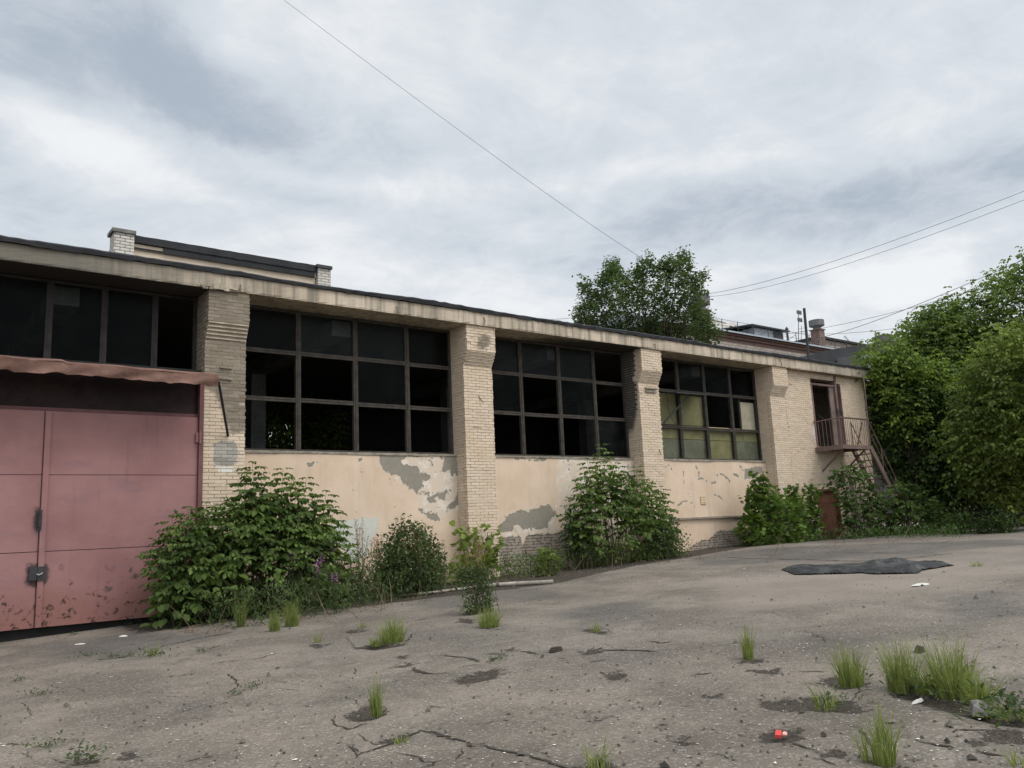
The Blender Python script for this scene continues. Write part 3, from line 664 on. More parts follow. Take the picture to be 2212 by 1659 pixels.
mb.build('board', [OCHRE, GREYBOARD, WOODD], w3)
mb = MB()                                             # the charred right reveal and the torn dark tongue on the last board
mb.add([(23.95, YW+.125, ZS+.02), (24.5, YW+.125, ZS+.02), (24.46, YW+.125, 4.3), (24.33, YW+.125, 4.6), (24.2, YW+.125, 4.2), (24.1, YW+.125, 4.05), (23.95, YW+.125, 4.6)], [(0, 1, 2, 3, 4, 5, 6)])
mb.build('torn_sheet', GREYBOARD, w3)
# little steel hood with strut and cable in front of the last window
mb = MB(); a = fac(1432, 850, 17.75); b = fac(1508, 846, 17.75)
mb.add([(a[0]+.2, 17.35, a[2]), (b[0], 17.35, a[2]+.03), (b[0]+.1, 17.94, a[2]+.10), (a[0]+.3, 17.94, a[2]+.08), (a[0]+.2, 17.35, a[2]-.03), (b[0], 17.35, a[2]-.01), (b[0]+.1, 17.94, a[2]+.05), (a[0]+.3, 17.94, a[2]+.04)],
       [(0, 1, 2, 3), (7, 6, 5, 4), (0, 4, 5, 1), (1, 5, 6, 2), (2, 6, 7, 3), (3, 7, 4, 0)])
hood = shop_part(mb, 'window_hood', DARKMETAL); hood['label'] = 'small steel hood on a strut in front of the boarded window'
mb = MB(); s0 = fac(1484, 858, 17.6); s1 = fac(1434, 914, 17.9); mb.beam(s0, s1, .05, .05); mb.build('strut', DARKMETAL, hood)
mb = MB(); mb.tube([fac(u, v, 17.9) for u, v in [(1442, 858), (1443, 880), (1449, 900), (1456, 913), (1466, 918)]], .011, 5); mb.build('cable', DARKMETAL, hood)
# window over the gate, gate, canopy --------------------------------------------------------------------------
GX0, GX1, GS = -.3, 5.41, 2.51
wg, _, _ = window(-.28, 5.39, [.6, 1.6, 2.57, 3.56, 4.54], [], 5.30, 6.95, YW, 'dark strip window above the gate canopy', [(3, 0, 'c'), (4, 0, 'c'), (2, 0, 'c')], dark=True)
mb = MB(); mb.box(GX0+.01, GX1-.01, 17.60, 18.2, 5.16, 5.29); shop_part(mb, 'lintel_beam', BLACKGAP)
mb = MB(); mb.box(GX0+.02, 5.31, 17.50, 17.56, 4.33, 5.15); shop_part(mb, 'lintel_panel', MAROON)  # maroon taken down to near-black to carry the canopy's shade
mb = MB(); mb.box(5.318, 5.405, 17.36, 17.6, .25, 5.15); mb.box(GX0+.002, GX0+.09, 17.36, 17.6, .25, 5.15); mb.box(GX0+.09, 5.318, 17.47, 17.6, 4.255, 4.325)
gf = shop_part(mb, 'gate_frame', FRAMEPINK)
mb = MB(); mb.box(GX0, 5.41, 17.56, 17.9, -.2, .315); shop_part(mb, 'threshold', BLACKGAP)  # dark colour paints in the shade of the gap below the gates
def gate_leaf(x0, x1, label, seamside):
    mb = MB(); rnd = random.Random(int(x0*7)); z0, z1 = .325, 4.25
    xs = np.linspace(x0, x1, 40); seams = [1.665, 3.06]
    zb = [(z0, seams[0]-.006), (seams[0]+.006, seams[1]-.006), (seams[1]+.006, z1)]
    f = [rnd.uniform(0, 6) for _ in range(6)]
    for k, (a, b) in enumerate(zb):
        mb.sheet(xs, np.linspace(a, b, 22), lambda x, z: 17.425+.007*math.sin(x*1.9+f[k])*math.sin(z*1.6+f[k+2])+.004*math.sin(x*4.1+z*2.7+f[k]))
    mb.box(x0, x1, 17.445, 17.49, z0, z1, 1)
    o = shop_part(mb, 'gate_leaf', [GATE, MAROON], True); o['label'] = label
    dk = [(([(2.42, 2.45), (2.53, 2.45), (2.53, 2.08), (2.42, 2.08)]))] if x0 < 1 else [[(2.50, 2.36), (2.54, 2.36), (2.54, 2.1), (2.50, 2.1)]]
    spots = [[(3.72, 1.32), (3.79, 1.34), (3.78, 1.24), (3.73, 1.24)], [(2.36, 1.44), (2.66, 1.45), (2.68, 1.12), (2.52, 1.02), (2.35, 1.12)], [(3.68, .93), (3.76, .93), (3.76, .87), (3.69, .87)], [(4.10, 1.13), (4.22, 1.14), (4.22, 1.10), (4.1, 1.09)], [(4.32, 1.37), (4.38, 1.37), (4.36, 1.31)], [(3.62, 1.34), (3.64, 1.34), (3.65, 1.28)], [(4.42, 1.35), (4.45, 1.35), (4.44, 1.29)], [(4.06, 1.26), (4.10, 1.26), (4.09, 1.21)], [(2.86, 1.38), (2.92, 1.37), (2.91, 1.33)]]
    setattr_f(o.data, 'dark', sdf(coords(o.data)[:, [0, 2]], dk+spots)); return o
gl = gate_leaf(GX0+.1, GS-.006, 'pink gate leaf running out of the left frame edge', 1)
gr = gate_leaf(GS+.004, 5.31, 'pink gate leaf next to the brick pilaster', -1)
mb = MB(); mb.box(GS+.012, GS+.105, 17.385, 17.417, .33, 4.24); strip = mb.build('cover_strip', GATE, gr); setattr_f(strip.data, 'dark', np.full(len(strip.data.vertices), -9.))
mb = MB(); mb.box(2.38, 2.505, 17.36, 17.412, 1.16, 1.40); mb.build('lock_plate', DARKMETAL, gl)
mb = MB(); mb.box(2.512, 2.63, 17.352, 17.384, 1.16, 1.40); lk = mb.build('lock_plate', DARKMETAL, gr)
mb = MB(); mb.tube([(2.50, 17.335, 1.27), (2.53, 17.32, 1.255), (2.57, 17.32, 1.27), (2.585, 17.34, 1.285)], .011, 6)
mb.build('shackle', simple('shiny steel', (.62, .62, .6), .3, .1, 9, metal=.6), gr)
mb = MB(); mb.box(2.47, 2.54, 17.37, 17.384, 2.05, 2.42); mb.tube([(2.505, 17.35, 2.1), (2.505, 17.34, 2.4)], .018, 6); mb.build('handle', DARKMETAL, gr)
for z in (3.83, .95):
    mb = MB(); mb.tube([(5.335, 17.345, z-.13), (5.335, 17.345, z+.13)], .022, 8); mb.box(5.26, 5.345, 17.375, 17.417, z-.1, z+.1)
    hg = mb.build('hinge', GATE, gr); setattr_f(hg.data, 'dark', np.full(len(hg.data.vertices), -9.))
def canopy():
    rnd = random.Random(12); mb = MB(); nx, ny = 64, 9; vs = []
    for side in (0, 1):
        for j in range(ny):
            t = j/(ny-1)
            for i in range(nx):
                x = -.5+5.88*i/(nx-1); y = 17.40-.86*t; z = 5.20-.16*t+.010*math.sin(x*2.1+1)*t+.005*math.sin(x*7+t*3)*t
                if t > .99: z -= .03+.006*math.sin(x*3.7)+rnd.uniform(-.006, .006); y += .01
                if t > .85 and x < 2.62: z += .035
                vs.append((x+(.0 if t < .5 else .04*t), y, z-.012*side))
    n = nx*ny; fs = []
    for j in range(ny-1):
        for i in range(nx-1):
            a = j*nx+i; fs.append((a, a+nx, a+nx+1, a+1)); b = a+n; fs.append((b, b+1, b+nx+1, b+nx))
    for i in range(nx-1):
        a = (ny-1)*nx+i; fs.append((a, a+n, a+n+1, a+1))
    for j in range(ny-1):
        a = j*nx+nx-1; fs.append((a, a+nx, a+nx+n, a+n))
    mb.add(vs, fs)
    c = shop_part(mb, 'canopy', RUSTPINK, True); c['label'] = 'rusty red sheet canopy over the gate'
    mb = MB()
    for i in range(nx-1):                              # folded front lip, ragged
        x0 = -.5+5.88*i/(nx-1)+.04; x1 = -.5+5.88*(i+1)/(nx-1)+.04
        z0 = vs[(ny-1)*nx+i][2]; z1 = vs[(ny-1)*nx+i+1][2]
        lip = lambda x: .225+.012*math.sin(x*1.3)+.008*math.sin(x*6.1)+.010*math.sin(x*17)+.006*math.sin(x*41)
        yy = lambda x, t: 16.535+.025*math.sin(x*3.1+t*2)+.02*math.sin(x*7.7+t*5)*t
        K = 5
        for k in range(K):
            t0, t1 = k/K, (k+1)/K
            q = [(x0, yy(x0, t0), z0-lip(x0)*t0), (x1, yy(x1, t0), z1-lip(x1)*t0), (x1, yy(x1, t1), z1-lip(x1)*t1), (x0, yy(x0, t1), z0-lip(x0)*t1)]
            mb.add(q+[(p[0], p[1]+.012, p[2]) for p in q], [(3, 2, 1, 0), (4, 5, 6, 7)]+([(3, 7, 6, 2)] if k == K-1 else []))
    mb.build('front_lip', RUSTPINK, c)
    mb = MB(); mb.beam((5.44, 16.58, 4.88), (5.92, 17.385, 3.88), .045, .04); mb.build('bracket', DARKMETAL, c)
    mb = MB(); mb.beam((-.2, 16.62, 4.83), (-.5, 17.385, 3.88), .05, .05); mb.build('bracket', DARKMETAL, c)
    return c
canopy()
# roof slab -----------------------------------------------------------------------------------------------------
def roof():
    rnd = random.Random(2); mb = MB()
    xs = list(np.arange(-6.6, 31.75, .16)); zt = [7.29, 7.31]
    seam = [-.7, 5.86, 12.46, 18.96, 25.6]
    zs = np.linspace(6.97, 7.31, 9)
    def yf(x, z):
        d = min(abs(x-s) for s in seam)
        return 17.13+.012*math.sin(x*.8)+(.03*(1-d/.05) if d < .05 else 0)+(.025*rnd.random() if z < 6.98 else .004*rnd.random())
    mb.sheet(xs, zs, yf)
    nx = len(xs)
    sag = [.018*math.sin(x*.55)+.012*math.sin(x*2.3) for x in xs]
    ys = [17.145, 17.4, 17.7, 18.0, 18.4, 20, 23, 26, 30.6]
    for k in range(len(ys)-1):
        mb.add([(x, ys[k], 6.971) for x in xs]+[(x, ys[k+1], 6.971) for x in xs], [(i, nx+i, nx+i+1, i+1) for i in range(nx-1)])
    mb.box(-6.6, 31.7, 17.2, 30.6, 7.05, 7.30)
    o = shop_part(mb, 'roof', CONC)
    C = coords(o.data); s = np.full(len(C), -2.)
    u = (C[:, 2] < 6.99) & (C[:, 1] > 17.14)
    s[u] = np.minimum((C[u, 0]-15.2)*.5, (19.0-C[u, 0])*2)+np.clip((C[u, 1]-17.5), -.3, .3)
    v = u & (C[:, 0] < 5.8); s[v] = .6  # gate bay underside set dark throughout; this channel is not only soot
    s[(C[:, 1] > 18.3)] = .8  # ceiling inside set dark throughout as well
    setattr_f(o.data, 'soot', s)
    mb = MB()                                            # felt on top with a ragged drip edge
    P = []; n = len(xs)
    for i, x in enumerate(xs):
        lift = .03*max(0, math.sin(x*1.3))*rnd.random()+.015*rnd.random()+.03*math.sin(x*.42)**2
        P.append((x, lift))
    rowsv = [[(x, 17.075+.02*rnd.random(), 7.315-.035*rnd.random()+l*.3) for x, l in P], [(x, 17.07, 7.36+l) for x, l in P], [(x, 17.13, 7.40+l) for x, l in P], [(x, 17.6, 7.42+l*.5) for x, l in P], [(x, 24, 7.75) for x, l in P], [(x, 30.7, 7.42) for x, l in P], [(x, 30.7, 7.28) for x, l in P]]
    vs = [p for r_ in rowsv for p in r_]
    mb.add(vs, [(k*n+i, k*n+i+1, (k+1)*n+i+1, (k+1)*n+i) for k in range(len(rowsv)-1) for i in range(n-1)])
    mb.build('roofing_felt', FELT, o)
    for x in (6.05, 12.52, 19.02, 25.62, 9.9):       # rusty anchor stubs on the fascia
        mb = MB(); mb.tube([(x, 17.14, 7.22+rnd.uniform(-.1, .03)), (x+rnd.uniform(-.05, .05), 17.08, 7.10), (x+rnd.uniform(-.04, .04), 17.09, 6.97)], .013, 5)
        mb.build('anchor', RUSTIRON, o)
    mb = MB()                                            # spalled lump on the eaves by the gate pilaster, patched joints
    for k in range(26):
        x = rnd.uniform(5.15, 6.1); mb.box(x, x+rnd.uniform(.04, .14), 17.085+rnd.uniform(0, .03), 17.14, 6.99+rnd.uniform(-.05, .03), 7.03+rnd.uniform(0, .05))
    mb.build('spalled_concrete', CONC, o)
    sp = bpy.data.objects[o.children[-1].name]; setattr_f(sp.data, 'soot', np.full(len(sp.data.vertices), -2.))
roof()
# interior ---------------------------------------------------------------------------------------------------------
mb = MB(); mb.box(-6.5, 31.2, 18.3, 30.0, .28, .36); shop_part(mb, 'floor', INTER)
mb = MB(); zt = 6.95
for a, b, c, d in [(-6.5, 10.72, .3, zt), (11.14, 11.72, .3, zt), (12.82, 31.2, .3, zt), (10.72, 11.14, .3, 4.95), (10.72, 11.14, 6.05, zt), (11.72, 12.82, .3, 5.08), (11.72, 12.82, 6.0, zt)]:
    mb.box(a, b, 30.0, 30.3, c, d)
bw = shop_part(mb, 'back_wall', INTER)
mb = MB()
for x in (11.95, 12.3): mb.box(x-.018, x+.018, 30.1, 30.15, 5.08, 6.0)
mb.build('window_frame', WOODD, bw)
mb = MB(); mb.box(-6.5, -6.2, Y0+.3, 30.0, -.2, 6.95); shop_part(mb, 'gable_wall', MORTAR)
mb = MB(); mb.box(-6.2, -1.15, Y0+.02, Y0+.4, -.2, 6.95); ow = shop_part(mb, 'brick_wall', PBRICK); brick_attrs(ow, {})
for x in (2.9, 9.0, 15.9, 22.4, 28.9):
    mb = MB(); mb.box(x-.22, x+.22, 23.8, 24.24, .36, 6.55); mb.box(x-.25, x+.25, 18.3, 29.9, 6.55, 6.94); shop_part(mb, 'column', INTERC)
mb = MB(); mb.box(25.3, 25.6, 18.4, 30, .36, 6.95); shop_part(mb, 'partition', INTER)
# upper doorway, brown door --------------------------------------------------------------------------------------------
mb = MB()
mb.box(27.825, 27.90, Y0-.015, Y0+.34, 4.16, 6.60); mb.box(29.44, 29.56, Y0-.025, Y0+.34, 4.16, 6.955); mb.box(27.9, 29.44, Y0+.02, Y0+.34, 6.52, 6.60)
mb.box(29.82, 29.858, Y0-.01, Y0+.2, 4.16, 6.6)
df = shop_part(mb, 'door_frame', RUSTIRON); df['label'] = 'rusty frame of the open upper doorway'
mb = MB(); mb.box(29.565, 29.815, Y0+.16, Y0+.2, 4.16, 6.60); mb.build('side_panel', WOODD, df)
mb = MB(); mb.box(27.9, 29.44, Y0+.02, Y0+.9, 4.0, 4.13); mb.box(29.12, 29.43, Y0+.05, Y0+.09, 4.16, 6.5); mb.build('doorway_lining', simple('stained plaster', (.17, .125, .105), .9, .4, 2), df)
mb = MB()
for i in range(9): mb.box(27.56+.15*i, 27.56+.15*i+.146, Y0+.10+.003*(i % 2), Y0+.14, .70, 2.52)
mb.box(27.56, 28.86, Y0+.085, Y0+.098, 2.1, 2.2); mb.box(27.56, 28.86, Y0+.085, Y0+.098, 1.0, 1.1)
dr = shop_part(mb, 'door', BROWN); dr['label'] = 'small rust-brown plank door at ground level'
mb = MB(); mb.box(27.49, 27.56, Y0-.01, Y0+.2, .70, 2.58); mb.box(28.86, 28.93, Y0-.01, Y0+.2, .70, 2.58); mb.box(27.56, 28.86, Y0-.012, Y0+.2, 2.52, 2.59); mb.build('frame', BROWN, dr)
mb = MB(); mb.tube([(28.0, Y0+.085, 1.55), (28.0, Y0+.03, 1.55), (28.0, Y0+.03, 1.7), (28.0, Y0+.085, 1.7)], .012, 5); mb.build('handle', DARKMETAL, dr)
# roof monitor ------------------------------------------------------------------------------------------------------------
def monitor():
    y = 23.0; x0, x1 = 4.70, 10.92
    cream = simple('cream monitor paint', (.56, .46, .35), .9, .12, 1.2)
    mb = MB(); mb.box(x0+.5, x1-.45, y+.06, y+5, 7.5, 9.55)
    mb.box(x0+.5, x1-.45, y+.02, y+.1, 9.56, 9.72)
    m = shop_part(mb, 'roof_monitor', cream); m['label'] = 'low cream clerestory with brick end piers on the roof'
    mb = MB(); xs = np.linspace(x0+.45, x1-.05, 40); rnd = random.Random(1)
    lo = [9.73+.015*rnd.random()-.008 for x in xs]
    n = len(xs); vs = [(x, y-.06, z) for x, z in zip(xs, lo)]+[(x, y-.05, 9.93+.012*rnd.random()) for x in xs]+[(x, y+5, 10.05) for x in xs]
    mb.add(vs, [(k*n+i, k*n+i+1, (k+1)*n+i+1, (k+1)*n+i) for k in range(2) for i in range(n-1)]); mb.build('roofing_felt', FELT, m)
    mb = MB(); mb.box(x0+1.28, x1-.5, y-.03, y+.02, 9.56, 9.74); mb.box(x0+.5, x0+1.27, y-.005, y+.015, 9.57, 9.62); mb.build('fascia_board', FELT, m)
    wb = wallbrick_mat('white painted brick', (.52, .49, .43), (.64, .60, .54), (.22, .19, .16), .25, .085, .014)
    for (a, b, zt) in ((x0, x0+.5, 10.0), (x1-.42, x1, 9.93)):
        mb = MB(); mb.box(a, b, y-.1, y+.4, 7.5, zt-.08)
        pr = [(y+.4, zt-.35), (y+1.6, zt-.72), (y+2.2, zt-1.3), (y+2.2, 7.5), (y+.4, 7.5)]
        if a < 6:
            vs = [(a+.02, q, z) for q, z in pr]+[(a+.30, q, z) for q, z in pr]; k = len(pr)
            mb.add(vs, [tuple(range(k)), tuple(range(2*k-1, k-1, -1))]+[(i, (i+1) % k+0, (i+1) % k+k, i+k)[::-1] for i in range(k)])
        p = mb.build('end_pier', wb, m)
        mb = MB(); mb.box(a-.06, b+.03, y-.16, y+.46, zt-.078, zt+.02)
        mb.build('coping', DARKMETAL if a > 6 else simple('dirty coping', (.16, .155, .14), .9, .4, 5), p)
    mb = MB(); mb.box(x0+.55, x0+1.5, y+.03, y+.058, 8.4, 9.14); mb.build('window', WOODD, m); mb = MB(); mb.box(x1-1.35, x1-.46, y+.03, y+.058, 8.4, 9.25); mb.build('window', WOODD, m)
monitor()
# ------------------------------------------------------------------ iron balcony and stair
def stair():
    t = thing('balcony_staircase', 'rusty iron balcony with railing and steep stair beside the upper doorway', 'staircase', (28.6, 16.9, .8))
    YA = Y0-1.05; xa, xb = 27.72, 29.62; zf = 4.12
    mb = MB(); mb.box(xa+.02, xb+.0, YA+.02, Y0-.02, zf-.02, zf); mb.build('platform', RUSTIRON, t); pl = bpy.data.objects[t.children[-1].name]
    mb = MB(); mb.box(xa-.03, xa+.02, YA, Y0-.004, zf-.16, zf+.012); mb.box(xa+.02, xb, YA-.03, YA+.02, zf-.13, zf+.012); mb.box(xb, xb+.05, YA, Y0-.004, zf-.13, zf+.012)
    mb.box(xa+.9, xa+.95, YA+.02, Y0-.004, zf-.12, zf-.021); mb.build('edge_beam', RUSTIRON, pl)
    zr = zf+1.0
    mb = MB()
    mb.tube([(xa, Y0, zr-.06), (xa, YA, zr)], .020, 6); mb.tube([(xa, YA, zr), (xb, YA, zr)], .020, 6); mb.beam((xa, YA, zr+.012), (xb+.02, YA, zr+.012), .06, .03)
    rl = mb.build('railing', RUSTIRON, t)
    rnd = random.Random(4)
    for k in range(7):
        y = Y0-.06-k*.155; mb = MB(); mb.tube([(xa, y, zf-.05), (xa+rnd.uniform(-.02, .02), y, zr-.01)], .009, 5); mb.build('baluster', RUSTIRON, rl)
    for k in range(15):
        x = xa+.03+k*.131; mb = MB(); mb.tube([(x, YA, zf-.05), (x+rnd.uniform(-.015, .015), YA, zr-(.0 if k != 10 else .35))], .016 if k in (0, 14) else .009, 5); mb.build('baluster', RUSTIRON, rl)
    mb = MB(); mb.tube([(29.45, YA+.1, zr-.1), (29.75, Y0-.5, zf+.02)], .022, 5); mb.tube([(29.1, Y0-.3, zr+.05), (29.2, Y0-.3, zf)], .028, 5); mb.build('loose_bar', RUSTIRON, rl)
    mb = MB(); mb.beam((28.05, Y0-.02, zf+1.25), (28.3, Y0-.35, zf+.9), .05, .03); mb.beam((29.38, Y0-.05, zf+1.55), (29.0, Y0-.4, zf+1.05), .06, .03); mb.build('stray_plank', WOODD, rl)
    mb = MB(); mb.tube([(29.82, YA+.02, 7.0), (29.72, YA+.02, zf-.1)], .022, 6); mb.build('corner_pole', RUSTIRON, t)
    # stair: two stringers going down along the wall
    x2, z2 = 32.0, .86
    for y in (YA-.02, YA+.68):
        mb = MB(); mb.beam((xb+.02, y, zf-.04), (x2, y, z2), .07, .20); mb.build('stringer', RUSTIRON, t)
    for k in range(13):
        f = (k+1)/14; x = xb+.02+(x2-xb)*f; z = zf-.04+(z2-zf)*f
        mb = MB(); mb.box(x-.1, x+.12, YA+.008, YA+.652, z-.012, z+.012); mb.build('tread', RUSTIRON, t)
    for y in (YA-.02, YA+.68):
        mb = MB(); mb.tube([(xb+.05, y, zr), (x2, y, z2+.98)], .018, 6); mb.tube([(xb+.05, y, zf-.08), (xb+.05, y, zr)], .016, 5)
        for f in (.33, .66, 1.0):
            x = xb+(x2-xb)*f; z = zf+(z2-zf)*f; mb.tube([(x, y, z-.03), (x, y, zr+(z2+.98-zr)*f)], .014, 5)
        mb.tube([(xb+.1, y, zf+.5), (x2, y, z2+.48)], .010, 5); mb.build('handrail', RUSTIRON, t)
    mb = MB()
    for x in (28.0, 29.5): mb.beam((x, YA+.1, zf-.1), (x, Y0-.004, 3.25), .05, .05)
    mb.build('brace', RUSTIRON, t)
stair()
# ------------------------------------------------------------------ things lying on the asphalt
def tarp():
    P3 = DP(1566.8, .29167, 1133.7, .29167, [(420, 335), (470, 356), (520, 378), (600, 379), (700, 377), (860, 374), (1020, 370), (1100, 380), (1270, 378), (1430, 375), (1450, 358), (1500, 346), (1600, 328), (1690, 310), (1650, 298), (1600, 292), (1500, 290), (1400, 296), (1270, 303), (1200, 303), (1090, 305), (1000, 310), (860, 320), (740, 320), (630, 316), (560, 322), (480, 328)])
    W = np.array(g2(P3)); lo, hi = W.min(0), W.max(0); h = .032
    xs = np.arange(lo[0], hi[0]+h, h); ys = np.arange(lo[1], hi[1]+h, h); X, Y = np.meshgrid(xs, ys)
    rng = np.random.default_rng(8); P = np.stack([X.ravel(), Y.ravel()], 1); s = sdf(P, [W])
    Z = np.zeros(len(P))
    for k in range(26):                       # crumple: sum of ridged waves
        a = rng.normal(1.2, .8); fr = rng.uniform(1.5, 11); ph = rng.uniform(0, 6.3)
        Z += .085/fr**.75*(1-np.abs(np.sin(fr*(P[:, 0]*math.cos(a)+P[:, 1]*math.sin(a))+ph)))**2
    Z = .010+.062*Z/.2
    for (u, v, A, r) in [(1905, 1218, .06, .34), (1945, 1216, .10, .30), (1880, 1224, .03, .3), (1745, 1228, .05, .3), (1965, 1226, .05, .3), (1990, 1222, .02, .4), (1840, 1230, .03, .5)]:
        c = gnd(u, v+10)[:2]; d = np.hypot((P[:, 0]-c[0])*1.0, (P[:, 1]-c[1])*1.0); Z += A*np.exp(-(d/r)**2)*(.55+.45*np.sin(P[:, 0]*9+P[:, 1]*7+A*20))
    Z *= np.clip((s+.03)/.16, .12, 1)
    keep = {}; mb = MB(); nx = len(xs)
    for j in range(len(ys)-1):
        for i in range(nx-1):
            q = (j*nx+i, j*nx+i+1, (j+1)*nx+i+1, (j+1)*nx+i)
            if sum(s[k] > -.008 for k in q) >= 3:
                for k in q:
                    if k not in keep:
                        keep[k] = len(mb.v); mb.v.append((P[k, 0], P[k, 1], float(GH(P[k, 0], P[k, 1]))+.012+Z[k]))
                mb.f.append(tuple(keep[k] for k in q)); mb.mi.append(0)
    m = Mat('crumpled black tarpaulin', rough=.6, spec=.35)
    n = m.noise(m.P, 3.5, 6, .7); m.color(m.mix(m.ss(n, .42, .75), (.014, .014, .015), (.10, .097, .09))); m.bump(m.m('ADD', m.noise(m.P, 5, 6, .7, 1.5), m.m('MULTIPLY', m.noise(m.P, 18, 5, .7), .4)), 1.0, .08)
    c = gnd(1880, 1235)
    o = mb.build('tarpaulin', m.mat, None, False, c)
    sm = o.modifiers.new('thick', 'SOLIDIFY'); sm.thickness = .012; sm.offset = -1
    tag(o, 'crumpled black tarpaulin sheet spread on the far asphalt', 'tarpaulin')
tarp()
def pole_on_ground():
    pts = [(835, 1288), (870, 1289), (905, 1286), (945, 1281), (990, 1275), (1030, 1269.5), (1062, 1266), (1110, 1262.5), (1160, 1260), (1195, 1258)]
    rr = [.018, .022, .026, .026, .028, .03, .034, .042, .045, .045]
    W = [gnd(u, v) for u, v in pts]; c = W[5]
    mb = MB(); mb.tube([(p[0], p[1], p[2]+r+.012) for p, r in zip(W[:7], rr[:7])], rr[:7], 8); t = mb
    m = rust_mat('peeling pale bark', (.27, .235, .195), (.40, .36, .31), (.11, .085, .065))
    o = t.build('wooden_pole', m, None, True, c); tag(o, 'long pale bent pole lying on the asphalt in front of the weeds', 'pole')
    mb = MB(); mb.tube([(p[0], p[1], p[2]+r+.004) for p, r in zip(W[6:], rr[7:7]+[.042, .046, .046, .046])], .044, 10)
    mb.build('thick_end', m, o, False)
    p = W[6]; mb = MB(); q = W[7]; d = (q-p)/np.linalg.norm(q-p); mb.tube([tuple(p+d*.1+[0, 0, .06]), tuple(p+d*.17+[0, 0, .06])], .054, 10); mb.build('collar', RUSTIRON, o)
pole_on_ground()
def litter(name, label, cat, u, v, L, W_, H, mat, seed, n=9, ang=0.0):
    rnd = random.Random(seed); c = gnd(u, v); mb = MB(); top = []; bot = []
    for k in range(n):
        a = 2*PI*k/n; r = rnd.uniform(.6, 1.1); x = math.cos(a)*L/2*r; y = math.sin(a)*W_/2*r
        x, y = x*math.cos(ang)-y*math.sin(ang), x*math.sin(ang)+y*math.cos(ang)
        bot.append((c[0]+x, c[1]+y, c[2]+.004)); top.append((c[0]+x*.75, c[1]+y*.75, c[2]+H*rnd.uniform(.45, 1.0)))
    ctr = (c[0]+rnd.uniform(-.1, .1)*L, c[1], c[2]+H)
    mb.add(bot+top+[ctr], [(k, (k+1) % n, n+(k+1) % n, n+k) for k in range(n)]+[(n+k, n+(k+1) % n, 2*n) for k in range(n)])
    o = mb.build(name, mat, None, False, c); return tag(o, label, cat)
litter('paper_sheet', 'torn white paper lying beyond the grass, in front of the tarpaulin', 'paper', 1990, 1267, .50, .22, .03, WHITE, 3, 11)
litter('stone', 'pale grey stone at the mossy crack on the right', 'stone', 2118, 1543, .24, .17, .09, simple('pale stone', (.15, .14, .125), .9, .2, 12), 5, 8)
litter('crushed_wrapper', 'crushed white wrapper by the pair of tall grass tufts', 'litter', 1983, 1519, .28, .05, .025, WHITE, 8, 12, .1)
litter('paper_scrap', 'small white scrap on the asphalt by the gate', 'litter', 173, 1391, .20, .07, .02, WHITE, 9, 8)
litter('paper_scrap', 'white scrap by the weeds near the gate corner', 'litter', 266, 1375, .17, .08, .03, WHITE, 10, 8)
litter('stone', 'dark brick lump beside the long slot crack', 'stone', 1202, 1411, .26, .12, .06, SOIL, 12, 8)
litter('stone', 'black lump beside the tall grass on the right', 'stone', 1985, 1412, .16, .12, .07, SOIL, 13, 8)
def packet():
    c = gnd(1684, 1588); t = thing('red_packet', 'small bright red packet in the pothole at lower right', 'packet', c)
    m = simple('bright red card', (.55, .055, .045), .6, .1, 9); mb = MB()
    mb.beam((c[0]-.045, c[1]-.02, c[2]+.0), (c[0]+.035, c[1]+.03, c[2]+.012), .04, .022); mb.build('box', m, t)
    mb = MB(); mb.beam((c[0]+.03, c[1]-.02, c[2]-.005), (c[0]+.065, c[1]+.0, c[2]+.004), .03, .012); mb.build('torn_flap', simple('pinkish paper', (.65, .35, .3), .8, .1, 9), t)
packet()
